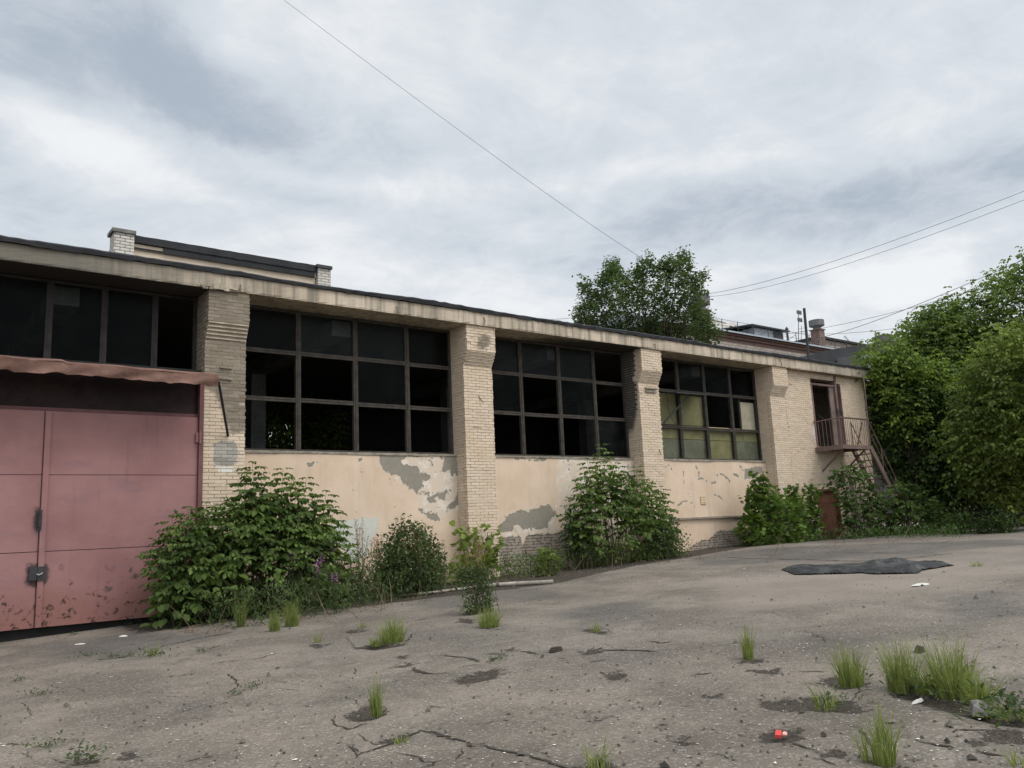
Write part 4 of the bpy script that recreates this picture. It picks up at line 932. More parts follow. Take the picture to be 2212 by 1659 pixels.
def scatter():
    rng = np.random.default_rng(11); mb = MB()
    def fl(n, us, vs, smin_, smax, dens=None):
        for k in range(n):
            u = rng.uniform(*us); v = vs[0]+(vs[1]-vs[0])*rng.random()
            p = gnd(u, v); s = rng.uniform(smin_, smax)*rng.uniform(.5, 1); a0 = rng.uniform(0, 6.3); k_ = int(rng.integers(4, 7))
            pts = []
            for i in range(k_):
                a = a0+2*PI*i/k_; r = s*rng.uniform(.5, 1.1); pts.append((p[0]+math.cos(a)*r, p[1]+math.sin(a)*r*.6, p[2]+.005+.25*s*rng.random()))
            mb.add(pts, [tuple(range(k_))])
    fl(1600, (-40, 2250), (1250, 1670), .006, .016); fl(200, (-40, 2250), (1290, 1670), .014, .030)
    fl(450, (1250, 1750), (1225, 1260), .008, .028); fl(260, (900, 1500), (1200, 1260), .01, .035); fl(350, (1650, 2050), (1330, 1420), .007, .02)
    fl(260, (500, 900), (1440, 1659), .006, .016); fl(160, (1150, 1600), (1180, 1240), .01, .04)
    o = mb.build('leaf_litter', FLECK, None); tag(o, 'pale flecks of dry leaf and plaster crumbs strewn over the asphalt', None, None, 'stuff')
    mb = MB()
    for k in range(1600):
        u = rng.uniform(-40, 2250); v = 1215+450*rng.random()**1.2
        p = gnd(u, v); s = rng.uniform(.007, .02) if k % 25 else rng.uniform(.025, .045)
        q = [(p[0]+dx*s*rng.uniform(.6, 1.2), p[1]+dy*s*rng.uniform(.6, 1.2), p[2]+.002+dz*s*rng.uniform(.6, 1.2)) for dx, dy, dz in ((1, 0, .3), (0, 1, .3), (-1, 0, .3), (0, -1, .3), (0, 0, 1))]
        mb.add(q, [(0, 1, 4), (1, 2, 4), (2, 3, 4), (3, 0, 4)])
    tw = MB()
    for k in range(130):
        u = rng.uniform(340, 2050); vb = np.interp(u, [340, 700, 1000, 1450, 2050], [1372, 1335, 1270, 1203, 1168]); p = gnd(u, vb+rng.uniform(-6, 14)); a = rng.uniform(0, 6.3); l = rng.uniform(.1, .5)
        d = np.array([math.cos(a)*l, math.sin(a)*l, rng.uniform(0, .12) if k % 4 else .5*l+.3]); tw.tube([p+[0, 0, .01], p+d*.5+rng.normal(0, .02, 3)+[0, 0, .02], p+d+[0, 0, .015]], [.006, .005, .002], 4, cap=False)
    o = tw.build('dry_twigs', DRYSTEM, None); tag(o, 'dry twigs and broken stalks littering the foot of the wall', None, None, 'stuff')
    o = mb.build('gravel', PEBBLE, None); tag(o, 'dark grit and small pebbles on the asphalt', None, None, 'stuff')
scatter()
# ------------------------------------------------------------------ foliage
LEAF = (np.array([[0, 0, 0], [-.30, .35, .06], [-.22, .75, .03], [0, 1, -.10], [.22, .75, .03], [.30, .35, .06]]), [(0, 3, 2, 1), (0, 5, 4, 3)])
LOBED = (np.array([[0, 0, 0], [-.35, .05, .02], [-.50, .35, 0], [-.32, .42, .03], [-.36, .78, -.03], [-.14, .70, .03], [0, 1.05, -.08], [.14, .70, .03], [.36, .78, -.03], [.32, .42, .03], [.50, .35, 0], [.35, .05, .02]]),
         [(0, 3, 2, 1), (0, 5, 4, 3), (0, 6, 5), (0, 7, 6), (0, 9, 8, 7), (0, 11, 10, 9)])
def frames(A, up):
    A = A/np.maximum(np.linalg.norm(A, axis=1, keepdims=True), 1e-9)
    X = np.cross(A, up); l = np.linalg.norm(X, axis=1, keepdims=True); X = np.where(l > 1e-4, X/np.maximum(l, 1e-9), [1, 0, 0])
    return np.stack([X, A, np.cross(X, A)], 2)       # columns
def leaf_mesh(name, mat, P, A, S, rng, parent, tmpl=LEAF, up_j=.5, wid=1.0):
    N = len(P); up = np.array([0, 0, 1.])+rng.normal(0, up_j, (N, 3)); Fm = frames(A, up)
    T, fs = tmpl; T = T*np.array([wid, 1, 1])
    V = np.einsum('nij,kj->nki', Fm, T)*np.asarray(S).reshape(-1, 1, 1)+P[:, None, :]
    k = len(T); lens = np.array([len(f) for f in fs]); base = np.concatenate([np.array(f) for f in fs])
    idx = (base[None]+np.arange(N)[:, None]*k).ravel().astype(np.int32)
    tot = np.tile(lens, N); start = np.concatenate([[0], np.cumsum(tot)[:-1]])
    o0 = WL[parent.name] if parent is not None else np.zeros(3)
    me = bpy.data.meshes.new(name); me.vertices.add(N*k); me.vertices.foreach_set('co', V.reshape(-1).astype(np.float32))
    me.loops.add(len(idx)); me.loops.foreach_set('vertex_index', idx)
    me.polygons.add(len(tot)); me.polygons.foreach_set('loop_start', start.astype(np.int32)); me.polygons.foreach_set('loop_total', tot.astype(np.int32))
    me.update(calc_edges=True); me.validate(); me.materials.append(mat)
    return link(name, me, parent, (0, 0, 0))
def pinnate(P, A, L, npair, s, rng):
    """compound leaves: rachis from P along A with drooping leaflets; returns leaflets"""
    N = len(P); A = A/np.linalg.norm(A, axis=1, keepdims=True)
    side = np.cross(A, [0, 0, 1.]); side /= np.maximum(np.linalg.norm(side, axis=1, keepdims=True), 1e-6)
    L = np.asarray(L).reshape(-1, 1)*np.ones((N, 1)); op, oa, os_ = [], [], []
    for k in range(npair):
        t = .35+.6*k/max(1, npair-.5); pos = P+A*L*t+np.array([0, 0, -1.])*L*.38*t*t
        for sg in (-1, 1):
            ax = side*sg*.8+A*.45+np.array([0, 0, -.85])+rng.normal(0, .18, (N, 3)); op.append(pos); oa.append(ax); os_.append(np.full(N, s)*rng.uniform(.75, 1.15, N))
    op.append(P+A*L+np.array([0, 0, -1.])*L*.38); oa.append(A+np.array([0, 0, -.7])+rng.normal(0, .15, (N, 3))); os_.append(np.full(N, s*1.15))
    return np.concatenate(op), np.concatenate(oa), np.concatenate(os_)
def sample_poly(poly, n, rng):
    poly = np.array(poly, float); lo, hi = poly.min(0), poly.max(0); out = []
    while len(out) < n:
        p = rng.uniform(lo, hi, (n*2, 2)); ok = sdf(p, [poly]) > 0; out.extend(p[ok].tolist())
    return np.array(out[:n])
FW = np.array([R[0, 2], R[1, 2], 0]); FW /= np.linalg.norm(FW)
def crown_points(poly, n, rng, depth=None, y=None, thick=1.0, edge=40.0):
    px = sample_poly(poly, n, rng); s = sdf(px, [np.array(poly, float)])
    W = np.array([fac(u, v, y) if y is not None else at(u, v, depth) for u, v in px])
    off = rng.uniform(-1, 1, n)*thick*np.sqrt(np.clip(s/edge, .06, 1))
    return W+off[:, None]*(FW if y is None else np.array([0, 1., 0])), s
def plant(name, label, cat, poly, base, mat, rng, y=None, depth=None, thick=.6, n=200, L=.26, npair=3, s=.095, edge=45, stems=26, stem_r=.014, group=None, simple_leaf=0, tmpl=LEAF, wid=1.0, stem_mat=None, out=.8, upb=.35, shoots=()):
    c = np.array(base, float)
    if y is not None: c = np.array([c[0]*y/max(c[1], 1), y-.1, 0]); c[2] = float(GZ(c[0]))
    elif depth is not None: c[:2] *= depth/float(c[:2]@R[:2, 2]); c[2] = float(GZ(c[0]))
    t = thing(name, label, cat, c, group)
    P, sd = crown_points(poly, n, rng, depth, y, thick, edge)
    P[:, 2] = np.maximum(P[:, 2], GZ(P[:, 0])+.06)
    ctr = P.mean(0); ctr[2] = c[2]+.3*(P[:, 2].max()-c[2])
    A = (P-ctr); A /= np.maximum(np.linalg.norm(A, axis=1, keepdims=True), .1); A = A*out+rng.normal(0, .75, P.shape); A[:, 2] = A[:, 2]*.35+rng.normal(upb, .25, n)
    if simple_leaf:
        Q = np.repeat(P, simple_leaf, 0)+rng.normal(0, L*.5, (n*simple_leaf, 3)); B = np.repeat(A, simple_leaf, 0)+rng.normal(0, .7, (n*simple_leaf, 3))
        S = s*rng.uniform(.6, 1.25, len(Q))
    else: Q, B, S = pinnate(P, A, L*rng.uniform(.7, 1.2, n), npair, s, rng)
    Q[:, 2] = np.maximum(Q[:, 2], GZ(Q[:, 0])+.02)
    leaf_mesh('foliage', mat, Q, B, S, rng, t, tmpl, wid=wid)
    mb = MB(); order = np.argsort(-P[:, 2]); pick = np.concatenate([order[:stems//2], rng.choice(n, stems-stems//2, replace=False)])
    for i in pick:
        e = P[i]; b = c+np.array([rng.normal(0, .12)+(e[0]-c[0])*.35, rng.normal(0, .10)+(e[1]-c[1])*.3, 0]); b[2] = float(GZ(b[0]))-.03
        m = b*.45+e*.55; m[:2] += (b-e)[:2]*.12+rng.normal(0, .04, 2); m[2] += .06*(e[2]-b[2])
        mb.tube([b, (b+m)/2+rng.normal(0, .015, 3), m, e], [stem_r, stem_r*.85, stem_r*.65, stem_r*.3], 5, cap=False)
    if shoots:
        Pn, An, Ln, Sn = [], [], [], []
        for (u, v) in shoots:
            e = fac(u, v, y+rng.uniform(-.5, .3)*thick); H = rng.uniform(1.3, 1.8); lean = np.array([(c[0]-e[0])*.12, 0, 0])
            b = e+lean*H-np.array([0, 0, H]); mb.tube([b, (b+e)/2+rng.normal(0, .02, 3), e], [.010, .007, .003], 5, cap=False)
            a0 = rng.uniform(0, 3)
            for j in range(13):
                f = 1-j*.075; a = a0+j*1.35
                for sg in (0, PI):
                    Pn.append(b+(e-b)*f); An.append([math.cos(a+sg), math.sin(a+sg), .30+.25*(f-.5)]); k = .5+.95*(1-f)**.6 if f < 1 else .42
                    Ln.append(.27*k+.06); Sn.append(k)
        Pn, An, Ln, Sn = map(np.array, (Pn, An, Ln, Sn)); o1, o2, o3 = pinnate(Pn, An, Ln, 3, 1.0, rng)
        leaf_mesh('shoot_leaves', mat, o1, o2, o3*np.tile(Sn, 7)*.145, rng, t, up_j=.2, wid=1.05)
    mb.build('stem', stem_mat or STEM, t)
    return t
rg = np.random.default_rng
def gb(u, v): return gnd(u, v)
bushA = plant('ash_bush', 'biggest leafy bush with feathered leaves, between the pink gate and the first window wall', 'bush',
    [(345, 1240), (338, 1200), (375, 1160), (385, 1135), (420, 1125), (440, 1105), (480, 1105), (505, 1100), (530, 1090), (560, 1090), (600, 1095), (630, 1105), (660, 1115), (690, 1130), (720, 1150), (738, 1170), (745, 1215), (705, 1270), (600, 1310), (480, 1320), (380, 1300), (350, 1280)],
    gb(560, 1330), L_ASH, rg(1), y=16.35, thick=.85, n=680, L=.34, npair=3, s=.102, stems=44, wid=1.0,
    shoots=[(545, 998), (612, 1012), (662, 1032), (705, 1060), (640, 1050), (585, 1045), (520, 1045), (495, 1075), (445, 1085), (405, 1095), (370, 1115), (352, 1160), (340, 1195), (722, 1095), (738, 1125), (680, 1070), (470, 1095), (560, 1060), (528, 1015), (565, 1020), (630, 1030), (390, 1120), (425, 1100), (700, 1090), (600, 1060)])
plant('maple_bush', 'tall bush with drooping pale green leaves in front of the soot-stained pilaster', 'bush',
    [(1228, 1150), (1234, 1115), (1250, 1090), (1262, 1050), (1275, 1020), (1300, 1010), (1335, 1025), (1370, 1035), (1395, 1055), (1420, 1075), (1435, 1110), (1440, 1150), (1420, 1190), (1330, 1205), (1240, 1200)],
    gb(1340, 1213), L_ASH, rg(2), y=16.7, thick=.8, n=460, L=.34, npair=3, s=.10, stems=30, wid=1.0,
    shoots=[(1300, 960), (1268, 990), (1335, 1000), (1375, 1008), (1400, 1035), (1428, 1050), (1255, 1035), (1442, 1085), (1245, 1070), (1310, 1005), (1355, 1030)])
plant('shrub', 'low spreading shrub with upright tips at the right foot of the tall bush', 'bush',
    [(1400, 1200), (1410, 1150), (1440, 1120), (1452, 1140), (1462, 1130), (1470, 1160), (1482, 1180), (1478, 1196), (1440, 1205)],
    gb(1440, 1206), L_GREY, rg(3), y=16.5, thick=.5, n=190, L=.22, s=.075, stems=22, simple_leaf=9)
plant('shrub', 'dark twiggy shrub with small leaves at the left foot of the tall bush', 'bush',
    [(1222, 1150), (1226, 1120), (1236, 1100), (1250, 1110), (1262, 1150), (1260, 1200), (1235, 1205)],
    gb(1245, 1214), L_DARK, rg(31), y=16.75, thick=.4, n=90, L=.2, s=.075, stems=14, simple_leaf=9)
plant('shrub', 'rounded shrub with dry flower stalks on top, beside the white painted patch', 'bush',
    [(822, 1240), (830, 1200), (842, 1170), (860, 1140), (880, 1130), (905, 1140), (925, 1165), (938, 1190), (950, 1240), (930, 1275), (870, 1285), (830, 1270)],
    gb(885, 1288), L_GREY, rg(4), y=16.0, thick=.6, n=420, L=.2, s=.085, stems=22, simple_leaf=12, stem_mat=DRYSTEM, stem_r=.007)
plant('maple_sapling', 'dense lobed-leaf bush right of the ledge wall', 'bush',
    [(1606, 1165), (1612, 1120), (1625, 1085), (1612, 1070), (1630, 1050), (1640, 1022), (1652, 1040), (1662, 1060), (1690, 1075), (1715, 1060), (1728, 1090), (1722, 1130), (1735, 1160), (1700, 1180), (1640, 1182)],
    gb(1670, 1184), L_VINE, rg(5), y=16.75, thick=.7, n=420, L=.2, s=.17, stems=24, simple_leaf=5, tmpl=LOBED)
plant('maple_sapling', 'slender lobed-leaf sapling left of the brown door', 'bush',
    [(1733, 1155), (1736, 1100), (1744, 1062), (1753, 1045), (1762, 1062), (1763, 1110), (1768, 1140), (1766, 1162)],
    gb(1758, 1166), L_VINE, rg(6), y=16.9, thick=.4, n=150, L=.2, s=.15, stems=12, simple_leaf=4, tmpl=LOBED)
plant('elder_bush', 'dark leafy bush under the iron balcony right of the brown door', 'bush',
    [(1834, 1152), (1826, 1100), (1806, 1064), (1800, 1030), (1815, 1012), (1840, 1000), (1862, 1020), (1885, 1060), (1895, 1105), (1885, 1150), (1845, 1160)],
    gb(1860, 1164), L_DARK, rg(7), y=16.2, thick=.4, n=300, L=.34, npair=3, s=.13, stems=24)
plant('elder_bush', 'rounded leafy bush around the foot of the iron stair', 'bush',
    [(1880, 1150), (1890, 1090), (1915, 1060), (1950, 1045), (1990, 1060), (2022, 1085), (2042, 1125), (2030, 1158), (1950, 1164), (1890, 1164)],
    gb(1960, 1166), L_ASH, rg(8), depth=30.5, thick=.8, n=460, L=.34, npair=3, s=.13, stems=24)
plant('hop_vine', 'climbing vine with big yellowish leaves at the foot of the chipped pilaster', 'vine',
    [(972, 1240), (985, 1200), (975, 1180), (990, 1165), (972, 1150), (985, 1140), (1010, 1148), (1045, 1142), (1075, 1150), (1088, 1165), (1080, 1210), (1060, 1240), (1010, 1255)],
    gb(1030, 1256), L_OLIVE, rg(9), y=17.1, thick=.25, n=95, L=.16, s=.16, stems=12, simple_leaf=3, tmpl=LOBED)
plant('sapling', 'small bright yellow-green sapling left of the tall bush', 'bush',
    [(1160, 1238), (1162, 1210), (1172, 1190), (1185, 1183), (1200, 1195), (1210, 1215), (1200, 1238)],
    gb(1185, 1242), L_LIME, rg(10), y=16.2, thick=.3, n=70, L=.12, s=.10, stems=10, simple_leaf=5)
plant('willow_sapling', 'leafy weed growing behind the grass tuft in front of the pole', 'weed',
    [(1005, 1320), (1000, 1270), (990, 1250), (1000, 1225), (1020, 1232), (1032, 1215), (1045, 1235), (1058, 1260), (1062, 1300), (1055, 1330), (1020, 1335)],
    gb(1035, 1340), L_GREY, rg(12), y=11.7, thick=.22, n=170, L=.09, s=.055, stems=18, simple_leaf=9, stem_r=.006)
def plume_weed(name, label, u, v, h, rng, seedmat, yell=False):
    c = gnd(u, v); t = thing(name, label, 'weed', c, None); mb = MB(); Q = []; A = []; S = []
    for k in range(7):
        a = rng.uniform(0, 6.28); lean = rng.uniform(.02, .22); H = h*rng.uniform(.7, 1.0)
        tip = c+np.array([math.cos(a)*lean, math.sin(a)*lean, H]); mb.tube([c, (c+tip)/2+rng.normal(0, .02, 3), tip], [.006, .005, .002], 4, cap=False)
        for j in range(60):
            f = 1-rng.random()*.38; r = .055*(1.05-f)/.4+.012
            Q.append(c+(tip-c)*f+rng.normal(0, r, 3)); A.append(rng.normal(0, .6, 3)+[0, 0, .7]); S.append(rng.uniform(.018, .035))
    mb.build('stem', DRYSTEM, t); leaf_mesh('plume', seedmat, np.array(Q), np.array(A), np.array(S), rng, t)
    return t
plume_weed('plume_weed', 'yellowing feathery plume weed above the leafy weed by the pole', 1030, 1322, 1.3, rg(14), L_DRY)
plume_weed('plume_weed', 'feathery grey-green plume weed in front of the biggest bush', 520, 1325, 1.35, rg(15), L_GREY)
for k, (u, v, h, lb) in enumerate([(780, 1290, 1.75, 'left of the two dry stalks over the white patch'), (812, 1288, 1.7, 'right of the two dry stalks over the white patch'), (868, 1288, 1.75, 'on the left of the rounded shrub'), (905, 1286, 1.55, 'on the right of the rounded shrub'), (1440, 1204, 1.2, 'standing behind the low spreading shrub'), (940, 1280, 1.1, 'right of the rounded shrub, against the plaster')]):
    t = plume_weed('dry_weed', 'brown dry-headed weed '+lb, u, v, h, rg(40+k), L_DRY); t['group'] = 'dry-headed weeds along the wall'
# fireweed ------------------------------------------------------------------------------------------------------------
def fireweed(rng, h):
    t = thing('fireweed', '-', 'flower', (0, 0, 0), 'purple flower spikes'); mb = MB(); Q = []; A = []; S = []; q = []; a_ = []; s_ = []
    for k in range(5):
        tip = np.array([rng.normal(0, .13), rng.normal(0, .13), h*rng.uniform(.75, 1)]); b = np.array([rng.normal(0, .05), rng.normal(0, .05), 0])
        mb.tube([b, (b+tip)/2, tip], [.006, .005, .002], 4, cap=False)
        for j in range(34):
            f = rng.uniform(.1, .8); Q.append(b+(tip-b)*f); an = j*2.4; A.append([math.cos(an), math.sin(an), .25]); S.append(.11*(1.15-f*.8))
        if k < 2:
            for j in range(46):
                f = rng.uniform(.80, 1.03); q.append(b+(tip-b)*f+rng.normal(0, .018*(1.25-f)/.3+.004, 3)); a_.append(rng.normal(0, 1, 3)); s_.append(rng.uniform(.02, .034))
    mb.build('stem', STEM, t); leaf_mesh('foliage', L_GREY, np.array(Q), np.array(A), np.array(S), rng, t, wid=.45); leaf_mesh('blossom', PURPLE, np.array(q), np.array(a_), np.array(s_), rng, t)
    return t
def dup(root, loc, rz=0, sc_=1.0):
    r = root.copy(); COL.objects.link(r); r.location = loc; r.rotation_euler = (0, 0, rz); r.scale = (sc_,)*3
    for ch in list(root.children):
        c = ch.copy(); COL.objects.link(c); c.parent = r
    return r
fw = [fireweed(rg(60), 1.3), fireweed(rg(61), 1.15)]
spots = [(655, 1300, 1.25, 'topmost purple flower spike, in front of the biggest bush'), (632, 1325, 1.05, 'purple flower spike low in the middle of the biggest bush'), (700, 1310, 1.05, 'purple flower spikes at the right edge of the biggest bush'),
    (745, 1305, .85, 'faint purple spikes between the biggest bush and the white patch'), (770, 1300, .8, 'rightmost purple spike, under the dry stalks'), (680, 1328, .85, 'low purple flowers nearest the grass tufts by the bush'), (725, 1325, .65, 'short purple-tipped weed at the kerb of the weeds')]
rr = random.Random(3)
for k, (u, v, s, lb) in enumerate(spots):
    p = gnd(u, v); o = fw[k] if k < 2 else dup(fw[k % 2], p)
    o.location = p; o.rotation_euler = (0, 0, rr.uniform(0, 6)); o.scale = (s*1.1,)*3; o['label'] = lb
# grass tufts ------------------------------------------------------------------------------------------------------------
def tuft_mesh(name, n, r, h, rng, spread=.28, w=.006):
    V = []; Fc = []
    for k in range(n):
        a = rng.uniform(0, 6.28); q = r*math.sqrt(rng.random()); b = np.array([math.cos(a)*q*.75, math.sin(a)*q*.75, -.01])
        H = h*rng.uniform(.4, 1.05)*(1-.3*(q/r)**2); ln = spread*H*rng.uniform(.1, 1.0)*(.25+q/r); an = a+rng.normal(0, 1.1); d = np.array([math.cos(an), math.sin(an), 0])
        f = rng.uniform(0, 6.28); sd = np.array([math.cos(f), math.sin(f), 0])*w*rng.uniform(.6, 1.3)
        droop = rng.random() < .2
        o = len(V)
        for t in (0, .35, .7, 1.0):
            p = b+d*ln*t**1.8*(2.2 if droop else 1)+np.array([0, 0, H*(t if not droop else t*(1.35-.75*t))])
            ww = sd*(1-.9*t**1.5); V.append(p-ww); V.append(p+ww)
        for i in range(3): Fc.append((o+2*i, o+2*i+1, o+2*i+3, o+2*i+2))
    mb = MB(); mb.add(V, Fc); return mb
def grass(protos, spots):
    for (pi, u, v, h, wd, lb) in spots:
        p = gnd(u, v)
        if protos[pi][1] is None: o = protos[pi][1] = protos[pi][0].build('grass_tuft', L_GRASS, None)
        else: o = protos[pi][1].copy(); COL.objects.link(o)
        o.location = (p[0], p[1], p[2]-.01); o.rotation_euler = (0, 0, (u*7.3) % 6.28); o.scale = (wd*.78, wd*.78, h*.88)
        tag(o, lb, 'grass', 'grass tufts in the asphalt')
protos = [[tuft_mesh('t', 330, 1, 1, rg(70), 2.0, .022), None], [tuft_mesh('t', 150, 1, 1, rg(71), 2.2, .04), None], [tuft_mesh('t', 42, 1, 1, rg(72), 2.2, .04), None]]
for pr in protos:                                          # unit tufts: widths are scaled with the tuft
    pass
tufts = [(0, 848, 1388, .50, .26, 'broad bright grass tuft left of the weed clump by the pole'), (1, 812, 1395, .22, .12, 'short grass beside the broad bright tuft'), (2, 686, 1388, .28, .10, 'small grass tuft between the bush and the broad tuft'),
    (2, 783, 1356, .20, .12, 'tiny tuft behind the broad bright tuft'), (0, 1057, 1358, .45, .24, 'bright tuft at the foot of the leafy weed by the pole'), (2, 1288, 1367, .24, .11, 'small tuft near the dark stain in mid yard'),
    (1, 1617, 1424, .50, .09, 'lone slim upright tuft in mid yard'), (0, 1840, 1482, .52, .17, 'dense tuft in a round pothole, left of the tall pair'), (0, 1952, 1492, .62, .21, 'left of the tall pair of grass tufts'), (0, 2062, 1506, .68, .23, 'right of the tall pair of grass tufts'),
    (1, 2010, 1498, .30, .18, 'low grass joining the tall pair of tufts'), (1, 2115, 1520, .35, .16, 'thin grass at the right end of the tall pair'), (2, 1785, 1530, .30, .16, 'faint wispy grass in the long pothole'), (1, 813, 1538, .52, .075, 'tall slim tuft on a gravelly hole, lower left of centre'),
    (1, 1912, 1650, .50, .11, 'tuft at the bottom edge over the wide soil crack'), (2, 1880, 1640, .35, .12, 'sparse blades left of the bottom-edge tuft'), (2, 1290, 1657, .32, .14, 'sparse stalks at the bottom edge in mid picture'), (1, 520, 1355, .75, .12, 'tall thin tuft in front of the biggest bush'),
    (0, 593, 1362, .50, .14, 'pale tuft at the kerb, left of the bigger one'), (0, 630, 1352, .62, .19, 'big pale tuft at the right front of the biggest bush'), (2, 330, 1416, .30, .14, 'small weed tuft left, in front of the gate corner'), (2, 865, 1600, .14, .10, 'tiny blades in the hole by the long crack'),
    (2, 2150, 1545, .14, .22, 'mossy low grass by the grey stone'), (2, 2190, 1550, .14, .22, 'mossy low grass at the right picture edge'), (2, 2110, 1225, .18, .16, 'sparse dry blades right of the tarpaulin'), (2, 2200, 1655, .2, .1, 'short blades in the bottom right corner')]
grass(protos, tufts)
def rosette(spots):
    base = None
    for k, (u, v, s, lb) in enumerate(spots):
        p = gnd(u, v)
        if base is None:
            rng = rg(80); n = 70; an = rng.uniform(0, 6.28, n); A = np.stack([np.cos(an), np.sin(an), rng.uniform(.05, 1.3, n)], 1); P = rng.normal(0, .10, (n, 3))*[1.4, .8, 1]; P[:, 2] = abs(P[:, 2])*.6
            base = leaf_mesh('low_weed', L_GREY, P, A, rng.uniform(.03, .075, n), rng, None, wid=.6); o = base
        else: o = base.copy(); COL.objects.link(o)
        o.location = p; o.scale = (s,)*3; o.rotation_euler = (0, 0, k*1.9); tag(o, lb, 'weed', 'small weeds in the asphalt')
rosette([(190, 1418, .6, 'small weed in the asphalt before the pink gate'), (245, 1421, .6, 'low weed strip right of the gate weed'), (275, 1419, .5, 'second sprig of the low weed strip'), (330, 1420, .9, 'leafy weed at the base of the left small tuft'), (185, 1646, .9, 'dark weed at the bottom left edge'),
    (97, 1618, .7, 'thin weed near the bottom left corner'), (545, 1480, .5, 'small weed on the hairline cracks at left'), (512, 1496, .55, 'spiky seedling on the left asphalt'), (86, 1502, .6, 'flat weed patch on the left asphalt'), (38, 1472, .5, 'weed at the left picture edge'),
    (1800, 1525, .8, 'flat weed in the long pothole'), (2020, 1500, 1.3, 'leafy weed between the tall pair of tufts'), (2160, 1548, 1.3, 'mossy weed by the grey stone'), (2215, 1545, 1.3, 'mossy weed at the right edge'), (435, 1408, .5, 'tiny weed before the biggest bush'), (1075, 1428, .6, 'dead sprig over the dark pothole cluster'),
    (275, 1352, .7, 'weed under the pink gate'), (160, 1372, .5, 'pale sprig at the gate threshold'), (5, 1375, 1.4, 'weed at the left end of the gate')])
# low weeds along the foot of the wall -----------------------------------------------------------------------------------
def undergrowth():
    rng = rg(90)
    def strip(poly, n, h, s, mat, name, label, w=.7):
        g = np.array(sample_poly(g2(poly), n, rng)); P = np.column_stack([g, GZ(g[:, 0])]); hh = h*rng.random(n)**1.3; P[:, 2] += hh
        A = rng.normal(0, .8, (n, 3)); A[:, 2] = abs(A[:, 2])+.3
        o = leaf_mesh(name, mat, P, A, s*rng.uniform(.6, 1.4, n), rng, None, wid=w); tag(o, label, None, None, 'stuff')
    strip([(325, 1352), (500, 1362), (680, 1340), (800, 1316), (960, 1282), (975, 1240), (900, 1262), (700, 1280), (500, 1310), (350, 1325)], 9500, .62, .095, L_GREY, 'undergrowth', 'tangled low weeds at the foot of the biggest bush', .35)
    strip([(690, 1312), (820, 1300), (960, 1276), (975, 1240), (830, 1262), (700, 1285)], 3800, 1.0, .085, L_GREY, 'undergrowth', 'waist-high weeds between the biggest bush and the rounded shrub', .4)
    strip([(950, 1285), (1080, 1262), (1240, 1232), (1420, 1212), (1480, 1200), (1460, 1192), (1250, 1205), (1000, 1240)], 5200, .5, .085, L_ASH, 'undergrowth', 'low green weeds along the peeled wall', .5)
    strip([(1590, 1180), (1740, 1172), (1830, 1168), (2030, 1164), (2100, 1162), (2060, 1154), (1900, 1156), (1620, 1168)], 2000, .35, .10, L_DARK, 'undergrowth', 'low weeds along the far end of the yard', .5)
    strip([(1280, 1222), (1340, 1220), (1430, 1208), (1430, 1200), (1300, 1206)], 800, .55, .10, L_OLIVE, 'undergrowth', 'feathery olive weeds before the tall bush', .25)
undergrowth()
# ------------------------------------------------------------------ trees
def tree(name, label, poly, base, depth, mat, rng, n=330, dens=2.0, per=8, thick=2.2, edge=60, L=.40, s=.15, npair=2, limbs=34, trunk=.2, group='trees at the end of the yard', small=False, tl=1.25):
    base = np.array(base, float); t = thing(name, label, 'tree', base, group); n = int(n*dens)
    base[:2] *= depth/float(base[:2]@R[:2, 2]); base[2] = float(GZ(base[0])) if base[1] < 31 else base[2]; t.location = base; WL[t.name] = base.copy()
    C, sd = crown_points(poly, n, rng, depth=depth, thick=thick, edge=edge)
    k = sd > 14; drop = k & (rng.random(n) < .42)          # thin the inside so that the sprays of the outline tell
    C = C[~drop]; sd = sd[~drop]; n = len(C)
    ctr = C.mean(0); D = C-ctr; D /= np.maximum(np.linalg.norm(D, axis=1, keepdims=True), .2); D = D*.8+rng.normal(0, .45, C.shape)+[0, 0, .45]; D /= np.linalg.norm(D, axis=1, keepdims=True)
    T = rng.random((n, per)); tw = tl*rng.uniform(.55, 1.15, n)*np.where(sd < 14, 1.35, 1.0)
    P = C[:, None]+D[:, None]*((T-.55)*tw[:, None])[..., None]+rng.normal(0, .11, (n, per, 3)); P[..., 2] -= .12*(T**2)*tw[:, None]
    P = P.reshape(-1, 3); A = np.repeat(D, per, 0)*.5+rng.normal(0, .7, P.shape); A[:, 2] = A[:, 2]*.4+.1
    if small: Q, B, S = P, A+[0, 0, -.2], s*rng.uniform(.7, 1.3, len(P))
    else: Q, B, S = pinnate(P, A, L*rng.uniform(.7, 1.2, len(P)), npair, s, rng)
    Q[:, 2] = np.maximum(Q[:, 2], GZ(Q[:, 0])+.05)
    leaf_mesh('crown', mat, Q, B, S, rng, t)
    mb = MB(); fork = base+(ctr-base)*.42; fork[:2] = base[:2]*.55+ctr[:2]*.45
    mb.tube([base-[0, 0, .2], base+(fork-base)*.4+rng.normal(0, .08, 3), fork], [trunk*1.25, trunk, trunk*.75], 9)
    tr = mb.build('trunk', BARK, t); mb = MB()
    for i in rng.choice(n, limbs, replace=False):
        e = C[i]+D[i]*.4; m = fork*.45+e*.55+rng.normal(0, .25, 3); m[2] += .2
        mb.tube([fork+rng.normal(0, trunk*.2, 3), (fork+m)/2+rng.normal(0, .1, 3), m, e], [trunk*.34, trunk*.22, trunk*.11, .006], 5, cap=False)
    mb.build('limb', BARK, t)
    return t
